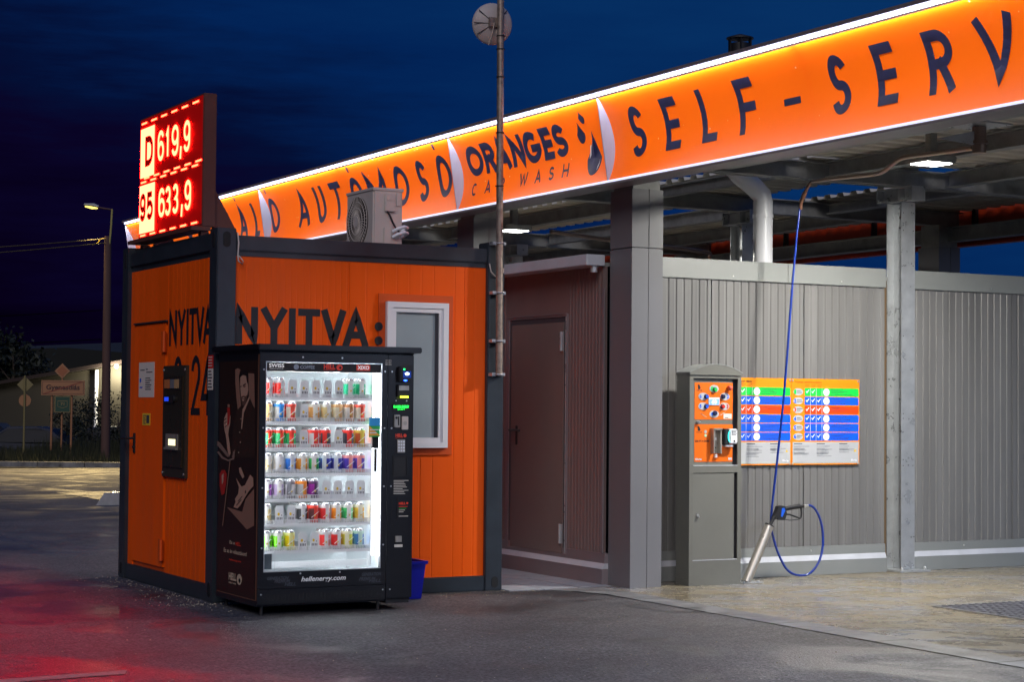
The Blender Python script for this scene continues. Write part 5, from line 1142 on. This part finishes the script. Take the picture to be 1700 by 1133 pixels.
# second boom in the next bay
b2 = thing('swivel_boom', 'second ceiling boom in the bay behind, seen low between the column and the downpipe', 'hose boom', (4.3,4.6,3.0))
m = MB(); m.tube(cat([(4.1,2.5,2.98),(5.2,3.05,2.98),(6.5,3.55,2.98),(6.62,3.6,2.93)],6), .02, 10); m.build('arm', m_boom, b2)
m = MB(); m.tube(cat([(6.60,3.59,2.94),(6.68,3.6,2.80),(6.72,3.6,2.5),(6.74,3.6,2.2)],5), .016, 8); m.build('hose_swivel', mat("copper_brown2",(.16,.07,.04),.5), b2)
# ================================================================== BACKGROUND ACROSS THE ROAD
m_bark = mat("bark", (.05,.035,.025), .9); m_leaf = mat("leaves", (.006,.010,.004), .7, var=.5, vs=2)
m_pole_r = mat("tarred_pole", (.07,.035,.03), .8)
# grass bank beyond the road
m_grass = mat("dry_grass", (.018,.020,.005), .9, var=.5, vs=.8)
random.seed(11)
mb = MB()
rvh = Vector((.8775,-.4796,0)); dvh = Vector((.4796,.8775,0)); C0 = Vector((-4.41,-12.34,0))
def W(px, dist, z=0):
    """ground point in direction of the yard axis: px metres to the right, dist metres forward of the viewer"""
    p = C0+dvh*dist+rvh*px; return Vector((p.x, p.y, z))
for i in range(9000):
    d_ = random.uniform(40.6, 54); r_ = random.uniform(-13.5, -6.0); p = W(r_, d_, -.03+.0); hgt_ = random.uniform(.10,.34)*(1.0+.8*max(0, math.sin(d_*.7+r_*1.3)))*(1 if d_ > 42 else .5)
    a = random.uniform(0, 3.14); w_ = .012; dx, dy = math.cos(a)*w_, math.sin(a)*w_; lx, ly = random.uniform(-.1,.1), random.uniform(-.1,.1)
    mb.add([(p.x-dx,p.y-dy,p.z),(p.x+dx,p.y+dy,p.z),(p.x+lx,p.y+ly,p.z+hgt_)], [(0,1,2)])
tag(mb.build('tall_grass', m_grass, recalc=False), kind='stuff')
# kerb across the road
mb = MB()
a, b_ = W(-16, 39.6), W(6, 39.6)
n_ = 22
for k in range(n_):
    p, q_ = a.lerp(b_, k/n_), a.lerp(b_, (k+.985)/n_); o = dvh*.28
    mb.add([p, q_, q_+o, p+o]+[v+Vector((0,0,.11)) for v in (p, q_, q_+o, p+o)], [(0,1,5,4),(1,2,6,5),(2,3,7,6),(3,0,4,7),(4,5,6,7)])
struct('far_kerb', mb, m_kerb)
# road marks
m_mark = mat("road_mark", (.16,.14,.10), .6)
mb = MB()
cx_, cy_ = W(-10.05, 32.2).xy
for (r0, r1) in ((1.35,1.62),):
    vs = []
    for k in range(20):
        an = R_(-75+150*k/19)
        for r_ in (r0, r1): p = Vector((cx_, cy_, .006))+rvh*(r_*math.cos(an)*.85)+dvh*(r_*math.sin(an)*1.5); vs.append(p)
    mb.add(vs, [(2*k, 2*k+1, 2*k+3, 2*k+2) for k in range(19)])
p = W(-6.75, 31.6, .006); mb.add([p, p+rvh*1.2-dvh*.6, p+rvh*1.2-dvh*.2], [(0,1,2)])
struct('road_markings', mb, m_mark)
# traffic island at far left
il = thing('traffic_island', 'small kerbed traffic island with grass at the far left of the road', 'traffic island', tuple(W(-10.2,31,0)))
mb = MB(); pts = []
for k in range(14):
    an = R_(-90+180*k/13); p = W(-10.0,31.2,0)+rvh*(1.05*math.cos(an))+dvh*(1.5*math.sin(an)); pts.append((p.x,p.y))
for q_ in (W(-13,32.7), W(-13,29.7)): pts.append((q_.x,q_.y))
mb.prism(pts,'z',.0,.17); mb.build('kerb_ring', m_kerb, il)
mb = MB(); cc_ = Vector((sum(p[0] for p in pts)/len(pts), sum(p[1] for p in pts)/len(pts)))
mb.prism([tuple(cc_+(Vector(p)-cc_)*.8) for p in pts],'z',.17,.19); mb.build('turf', mat("island_turf",(.08,.14,.02),.9,var=.4,vs=5), il)
# low concrete block beside the container
m = MB(); p0 = Vector((2.72,12.30,0)); 
m.prism([(12.3,0),(12.5,.30),(14.2,.30),(14.2,0)],'x',2.9,3.25)
m.xf(lambda v: v)
P_ = [(2.76,12.30),(5.5,12.30),(5.5,12.75),(2.95,12.75)]
m = MB(); m.add([(2.74,12.28,0),(6,12.6,0),(6,13.1,0),(3.0,12.9,0),(2.86,12.36,.14),(6,12.66,.16),(6,13.04,.16),(3.02,12.85,.14)], [(0,1,5,4),(1,2,6,5),(2,3,7,6),(3,0,4,7),(4,5,6,7)])
tag(m.build('concrete_block', mat('pale_block', (.20,.205,.225), .7, var=.25, vs=4)), 'low pale concrete kerb block behind the container beside the road', 'concrete block')
# town sign
ts = thing('town_sign', 'end-of-town sign reading Gyenesdiás struck through with a diagonal line', 'road sign', (9.1,37.3,-.03))
A0, B0 = Vector((8.555,37.56,0)), Vector((9.575,37.02,0)); e = (B0-A0).normalized(); nn = Vector((e.y, -e.x, 0))
def PS(u, z, l=0): p = A0+e*u+nn*l; return (p.x, p.y, z)
Lw = (B0-A0).length
m_sface = mat("sign_face", (.30,.135,.06), .6); m_sedge = mat("sign_ink", (.04,.012,.012), .6); m_sred = mat("sign_red",(.20,.02,.015),.6)
def plate(m, u0, u1, z0, z1, l0, l1, mi=0): m.add([PS(u,z,l) for l in (l0,l1) for u, z in ((u0,z0),(u1,z0),(u1,z1),(u0,z1))], [(0,1,2,3),(7,6,5,4),(0,4,5,1),(1,5,6,2),(2,6,7,3),(3,7,4,0)], mi)
m = MB(); plate(m, 0, Lw, 1.56, 1.96, 0, .03); pl = m.build('plate', m_sface, ts)
fs = lambda u, v, l: PS(u, v, .03+l)
m = MB()
for (u0,u1,z0,z1) in ((.03,Lw-.03,1.59,1.60),(.03,Lw-.03,1.92,1.93),(.03,.04,1.60,1.92),(Lw-.04,Lw-.03,1.60,1.92)): rect(m, fs, u0, u1, z0, z1, 0, .004)
text(m, "Gyenesdiás", .13, Lw-.13, 1.665, 1.845, fs, 0, lift=.005, bold=.03); m.build('sign_text', m_sedge, pl, recalc=False)
m = MB(); m.poly([fs(.04,1.60,.007),fs(.10,1.60,.007),fs(Lw-.04,1.92,.007),fs(Lw-.10,1.92,.007)]); m.build('diagonal_bar', m_sred, pl, recalc=False)
m = MB(); plate(m, .36,.78,1.10,1.54,-.01,.02,0); plate(m,.38,.76,1.12,1.52,.021,.024,1); fs2 = lambda u, v, l: PS(u, v, .026+l)
for (u0,u1,z0,z1) in ((.44,.70,1.40,1.415),(.44,.45,1.27,1.40),(.69,.70,1.27,1.40)): rect(m, fs2, u0,u1,z0,z1,0)
m.poly([fs2(.44,1.27,.001),fs2(.57,1.225,.001),fs2(.70,1.27,.001),fs2(.70,1.26,.001),fs2(.57,1.213,.001),fs2(.44,1.26,.001)],0)
text(m, "71", .52,.62,1.29,1.37, fs2, 0, bold=.03); m.build('route_plate', [mat("route_edge",(.20,.14,.05),.6), mat("route_green",(.008,.045,.025),.6)], ts)
for u in (.27,.80):
    m = MB(); p = PS(u,0,-.04); m.cyl((p[0],p[1],-.03),(p[0],p[1],1.96),.030,10); m.build('post', m_sface, ts)
dmd = thing('priority_sign', 'diamond priority-road sign rising above the town sign', 'road sign', PS(.52,1.96,-.10))
def diamond(m, cu, cz, r_, l0, l1, mi=0): m.add([PS(cu+a*r_, cz+b_*r_, l) for l in (l0,l1) for a,b_ in ((0,-1),(1,0),(0,1),(-1,0))], [(0,1,2,3),(7,6,5,4),(0,4,5,1),(1,5,6,2),(2,6,7,3),(3,7,4,0)], mi)
m = MB(); diamond(m,.53,2.21,.205,-.08,-.06,0); diamond(m,.53,2.21,.15,-.058,-.055,1); m.build('plate', [m_sface, mat("sign_inner",(.27,.085,.03),.6)], dmd)
m = MB(); p = PS(.53,0,-.10); m.cyl((p[0],p[1],-.03),(p[0],p[1],2.3),.025,8); m.build('post', m_sface, dmd)
# sign pair seen from behind at left
rs = thing('sign_pair', 'diamond plate over a round plate on one post, seen from behind at far left', 'road sign', (7.17,33.7,-.03))
A0 = Vector((7.17,33.77,0)); m_back = mat("sign_back", (.16,.13,.05), .6); m_back2 = mat("sign_back_round", (.26,.12,.05), .6)
m = MB(); diamond(m,0,1.80,.20,0,.02,0); m.build('diamond_plate', m_back, rs)
m = MB(); m.add([PS(.15*math.cos(2*math.pi*k/24),1.41+.15*math.sin(2*math.pi*k/24),l) for l in (0,.02) for k in range(24)], [tuple(range(24)), tuple(range(47,23,-1))]+[(k,(k+1)%24,24+(k+1)%24,24+k) for k in range(24)]); m.build('round_plate', m_back2, rs)
m = MB(); p = PS(0,0,.05); m.cyl((p[0],p[1],-.03),(p[0],p[1],2.02),.028,8); m.build('post', m_back, rs)
# utility pole + street lamp
up_ = thing('utility_pole', 'thick dark utility pole carrying a street lamp arm and cables', 'utility pole', (8.6,31.8,-.02))
m = MB(); m.tube([(8.62,31.80,-.02),(8.60,31.78,3),(8.585,31.76,5.38)],[.11,.098,.085],14); m.build('pole', m_pole_r, up_)
m = MB(); m.tube([(8.61,31.7,5.2),(8.63,31.66,5.6),(8.645,31.65,6.03)],.025,8); m.build('lamp_riser', mat("riser",(.30,.26,.08),.5), up_)
m = MB(); m.tube([(8.645,31.65,6.02),(8.45,31.76,6.05),(8.32,31.82,6.08)],.022,8); m.build('lamp_arm', m_pole_r, up_)
m = MB(); m.tube([(8.36,31.80,6.09),(8.25,31.86,6.12),(8.05,31.96,6.135)],[.03,.055,.03],10); m.build('lamp_hood', m_beam, up_)
m = MB(); m.tube([(8.34,31.82,6.055),(8.22,31.88,6.072),(8.07,31.95,6.095)],[.02,.045,.02],10); m.build('lamp_lens', emat("street_lens", (1,.78,.16), 2.2), up_)
stl = D.lights.new('street_light', 'SPOT'); stl.energy = 3800; stl.spot_size = R_(84); stl.spot_blend = 1.0; stl.color = (1,.72,.30); stl.shadow_soft_size = .08
o = D.objects.new('street_light', stl); COL.objects.link(o); o.parent = up_; o.location = Vector((8.20,31.85,6.0))-Vector((8.6,31.8,-.02)); o.rotation_euler = (W(-9.3,40.5)-Vector((8.2,31.85,6.0))).to_track_quat('-Z','Y').to_euler()
m = MB(); m.tube([(8.58,31.74,5.30),(8.45,31.8,5.33),(8.35,31.85,5.20),(8.25,31.9,5.17)],.012,6); m.build('cable_loop', m_yellow, up_)
a, b_ = Vector((8.56,31.7,5.32)), Vector((-9.5,38.8,4.6))
for k, (dz, sag) in enumerate(((0,.35),(-.10,.42))):
    m = MB(); m.tube([a.lerp(b_, q_/30)+Vector((0,0,dz-4*sag*(q_/30)*(1-q_/30))) for q_ in range(31)],.012,5)
    tag(m.build('overhead_cable', mat("cable_lit%d" % k,(.05,.04,.012),.8)), ['overhead cable running left from the utility pole, the upper one','overhead cable running left from the utility pole, the lower one'][k], 'cable')
for k, (z0_, z1_) in enumerate(((3.6,3.3),(2.9,2.75))):
    m = MB(); a, b_ = Vector((8.5,31.9,z0_)), Vector((-14,44,z1_)); m.tube([a.lerp(b_, q_/20)+Vector((0,0,-1.6*(q_/20)*(1-q_/20))) for q_ in range(21)],.010,5)
    tag(m.build('overhead_cable', mat('cable_black%d' % k,(.002,.002,.002),1,spec=0)), ['faint dark cable crossing the sky at mid height','faint dark cable crossing low over the road signs'][k], 'cable')
# warehouse with a lit wall lamp
wh = thing('warehouse', 'long dim building with a pitched roof and a bright wall lamp', 'building', (21,76,-.85))
A0 = W(-25.5, 88); e = rvh.copy(); nn = -dvh
def Q(u, z, l=0): p = A0+e*u+nn*l; return (p.x, p.y, z)
m_wh = mat("warehouse_wall", (.022,.018,.011), .8, var=.1, vs=.4); m_whr = mat("warehouse_roof", (.016,.007,.006), .85)
m = MB(); m.add([Q(0,-.9),Q(14,-.9),Q(14,3.0),Q(10.2,3.72),Q(0,1.9),Q(0,-.9,-9),Q(14,-.9,-9),Q(14,3.0,-9),Q(10.2,3.72,-9),Q(0,1.9,-9)], [(0,1,2,3,4),(9,8,7,6,5),(0,4,9,5),(1,6,7,2)]); m.build('wall', m_wh, wh)
m = MB(); m.add([Q(-.4,1.85,.5),Q(10.2,3.75,.5),Q(10.2,3.75,-9.5),Q(-.4,1.85,-9.5),Q(14.6,2.95,.5),Q(14.6,2.95,-9.5)]+[Q(-.4,2.0,.5),Q(10.2,3.92,.5),Q(10.2,3.92,-9.5),Q(-.4,2.0,-9.5),Q(14.6,3.12,.5),Q(14.6,3.12,-9.5)],
    [(0,1,2,3),(1,4,5,2),(6,9,8,7),(7,8,11,10),(0,6,7,1),(1,7,10,4),(3,2,8,9),(2,5,11,8),(0,3,9,6),(4,10,11,5)]); m.build('roof', m_whr, wh)
m = MB(); p = Q(6.0,0,.12); m.cyl((p[0],p[1],-.9),(p[0],p[1],2.9),.09,8); m.build('downpipe', m_white, wh)
m = MB(); p = Q(6.98,3.08,.35); m.sphere(p,.10,10); m.build('wall_lamp', emat("wall_lamp", (1,.95,.72), 30), wh)
pl_ = D.lights.new('wall_light', 'POINT'); pl_.energy = 700; pl_.color = (1,.90,.62); pl_.shadow_soft_size = .15
o = D.objects.new('wall_light', pl_); COL.objects.link(o); o.parent = wh; p = Vector(Q(7.0,2.78,.75)); o.location = p-Vector((21,76,-.85))
# hill
mb = MB(); vs = []; random.seed(5)
hx = [-300+40*k for k in range(24)]
prof = [6+5*math.sin(k*.5)+3*math.sin(k*1.3+1) for k in range(24)]
for k, x_ in enumerate(hx):
    p = C0+dvh*420+rvh*(x_+0); vs += [(p.x,p.y,-12),(p.x,p.y,prof[k]*.9+3)]; 
for k, x_ in enumerate(hx):
    p = C0+dvh*560+rvh*x_; vs += [(p.x,p.y,prof[k]*1.2+6)]
n_ = len(hx); F_ = [(2*k,2*k+2,2*k+3,2*k+1) for k in range(n_-1)]+[(2*k+1,2*k+3,2*n_+k+1,2*n_+k) for k in range(n_-1)]
mb.add(vs, F_); struct('hills', mb, mat("hill_dark",(.006,.007,.006),.95))
# foliage
def tree(name, label, base, h, r_, n_leaf, seed, leaf=.16, trunk=.12, group=None, cb=.35, ml=None):
    random.seed(seed); t_ = thing(name, label, 'tree' if 'tree' in name else 'bush', tuple(base), group)
    b0 = Vector(base)
    m = MB(); m.tube([b0, b0+Vector((.05,.02,h*.45)), b0+Vector((.0,.08,h*.8))],[trunk,trunk*.7,trunk*.25],8)
    tips = []
    for k in range(9):
        a = random.uniform(0,6.28); z_ = h*random.uniform(cb,.75); L2 = r_*random.uniform(.5,.95)
        p1_ = b0+Vector((0,0,z_)); p2_ = p1_+Vector((math.cos(a)*L2, math.sin(a)*L2, h*random.uniform(.05,.22))); m.tube([p1_, (p1_+p2_)/2+Vector((0,0,.05*h)), p2_],[trunk*.35,trunk*.22,trunk*.08],6); tips.append(p2_)
    m.build('trunk', m_bark, t_)
    m = MB(); cl = tips+[b0+Vector((random.uniform(-r_,r_)*.7, random.uniform(-r_,r_)*.7, h*random.uniform(cb,.98))) for _ in range(16)]
    for i in range(n_leaf):
        c_ = random.choice(cl); p_ = c_+Vector((random.gauss(0,r_*.17), random.gauss(0,r_*.17), random.gauss(0,h*.07)))
        a = Vector((random.uniform(-1,1), random.uniform(-1,1), random.uniform(-1,1))).normalized()*leaf*random.uniform(.5,1); b_ = a.cross(Vector((random.uniform(-1,1), random.uniform(-1,1), random.uniform(-1,1)))).normalized()*leaf*.35
        m.add([p_-a, p_+b_, p_+a, p_-b_], [(0,1,2,3)])
    m.build('crown', ml or m_leaf, t_, recalc=False); return t_
tree('dark_tree', 'large dark tree silhouette on the skyline at left', W(-25.3,95,-.9), 5.9, 1.6, 2600, 1, .22)
tree('dark_tree', 'lower dark tree silhouette beside the taller one at far left', W(-27.2,97,-.9), 4.3, 1.7, 1600, 2, .22)
tree('leafy_bush', 'leafy bush in front of the lit warehouse wall, left of the utility pole', W(-13.0,58,-.8), 2.3, .75, 1500, 3, .07, .04)
tree('leafy_bush', 'leafy bush against the lit wall right of the utility pole', W(-12.05,57.5,-.8), 2.2, .55, 1200, 4, .07, .04)
tree('leafy_bush', 'low dark bush behind the town sign', W(-14.0,59,-.8), 1.9, .6, 900, 6, .07, .04)
tree('dark_tree', 'dark tree on the skyline between the signs and the warehouse', W(-21.5,110,-.9), 3.6, 2.0, 1500, 8, .22)
# parked cars in the lower lot
def car(label, r_, d_, rot, col, kind=0):
    root = thing('parked_car', label, 'car', (0,0,0), 'cars parked in the dark lot')
    m_body = mat("car_paint", tuple(c*.35 for c in col), .5, spec=.2)
    lw, w_ = 2.1, .86
    side = [(-lw,.28),(-lw,.72),(-lw+.12,.86),(-1.35,.93),(-.75,1.38),(-.35,1.46),(.55,1.45),(1.05,1.25),(1.25,.95),(1.95,.82),(lw,.62),(lw,.30)] if kind == 0 else [(-lw,.28),(-lw,1.0),(-1.95,1.48),(-1.2,1.56),(.45,1.53),(1.05,1.05),(1.95,.90),(lw,.66),(lw,.30)]
    m = MB(); n_ = len(side)
    sec = lambda y_, s_: [(x_, y_*(1 if z_ < 1.0 else .82), z_) for x_, z_ in side]
    m.add(sec(-w_,1)+sec(w_,1), [tuple(range(n_)), tuple(range(2*n_-1,n_-1,-1))]+[(k,(k+1)%n_,n_+(k+1)%n_,n_+k) for k in range(n_)]); bd = m.build('body', m_body, root)
    m = MB(); wpts = [(-1.15,.98),(-.70,1.33),(-.33,1.40),(.52,1.39),(.93,1.20),(1.08,.98)] if kind == 0 else [(-1.8,1.02),(-1.75,1.42),(-1.15,1.49),(.42,1.46),(.90,1.08)]
    for s_ in (-1,1): m.add([(x_, s_*(w_*.86 if z_ > 1.1 else w_*1.0)+s_*.004, z_) for x_, z_ in wpts], [tuple(range(len(wpts)))])
    m.build('side_windows', m_dark, bd)
    for x_ in (-1.35,1.32):
        for s_ in (-1,1):
            m = MB(); m.cyl((x_,s_*(w_-.16),.31),(x_,s_*(w_+.02),.31),.31,18,0); wh_ = m.build('wheel', m_blackm, root)
            m = MB(); m.cyl((x_,s_*(w_+.005),.31),(x_,s_*(w_+.028),.31),.19,12); m.build('rim', m_beam, wh_)
    for s_ in (-1,1):
        m = MB(); m.box(lw-.06,s_*.78-.12*(s_>0),.60,lw+.01,s_*.78+.12*(s_<0),.72); m.build('headlight', m_screw, root)
        m = MB(); m.box(-lw-.01,s_*.80-.14*(s_>0),.66,-lw+.04,s_*.80+.14*(s_<0),.82); m.build('tail_light', m_red, root)
    p = W(r_, d_, -.85); root.location = p; root.rotation_euler = (0,0,rot); return root
az = math.atan2(rvh.y, rvh.x)
car('dark blue hatchback parked at the far left of the dark lot', -16.9, 60.5, az+.05, (.012,.022,.06), 1)
car('dark saloon with its roof catching blue sky light, second from left in the lot', -15.0, 58.6, az+math.pi, (.015,.025,.07))
car('dark car parked behind the posts of the town sign', -12.9, 60.8, az, (.02,.03,.06))
car('silver-grey car partly behind the utility pole at the right of the lot', -10.6, 61, az+math.pi, (.04,.045,.06), 1)
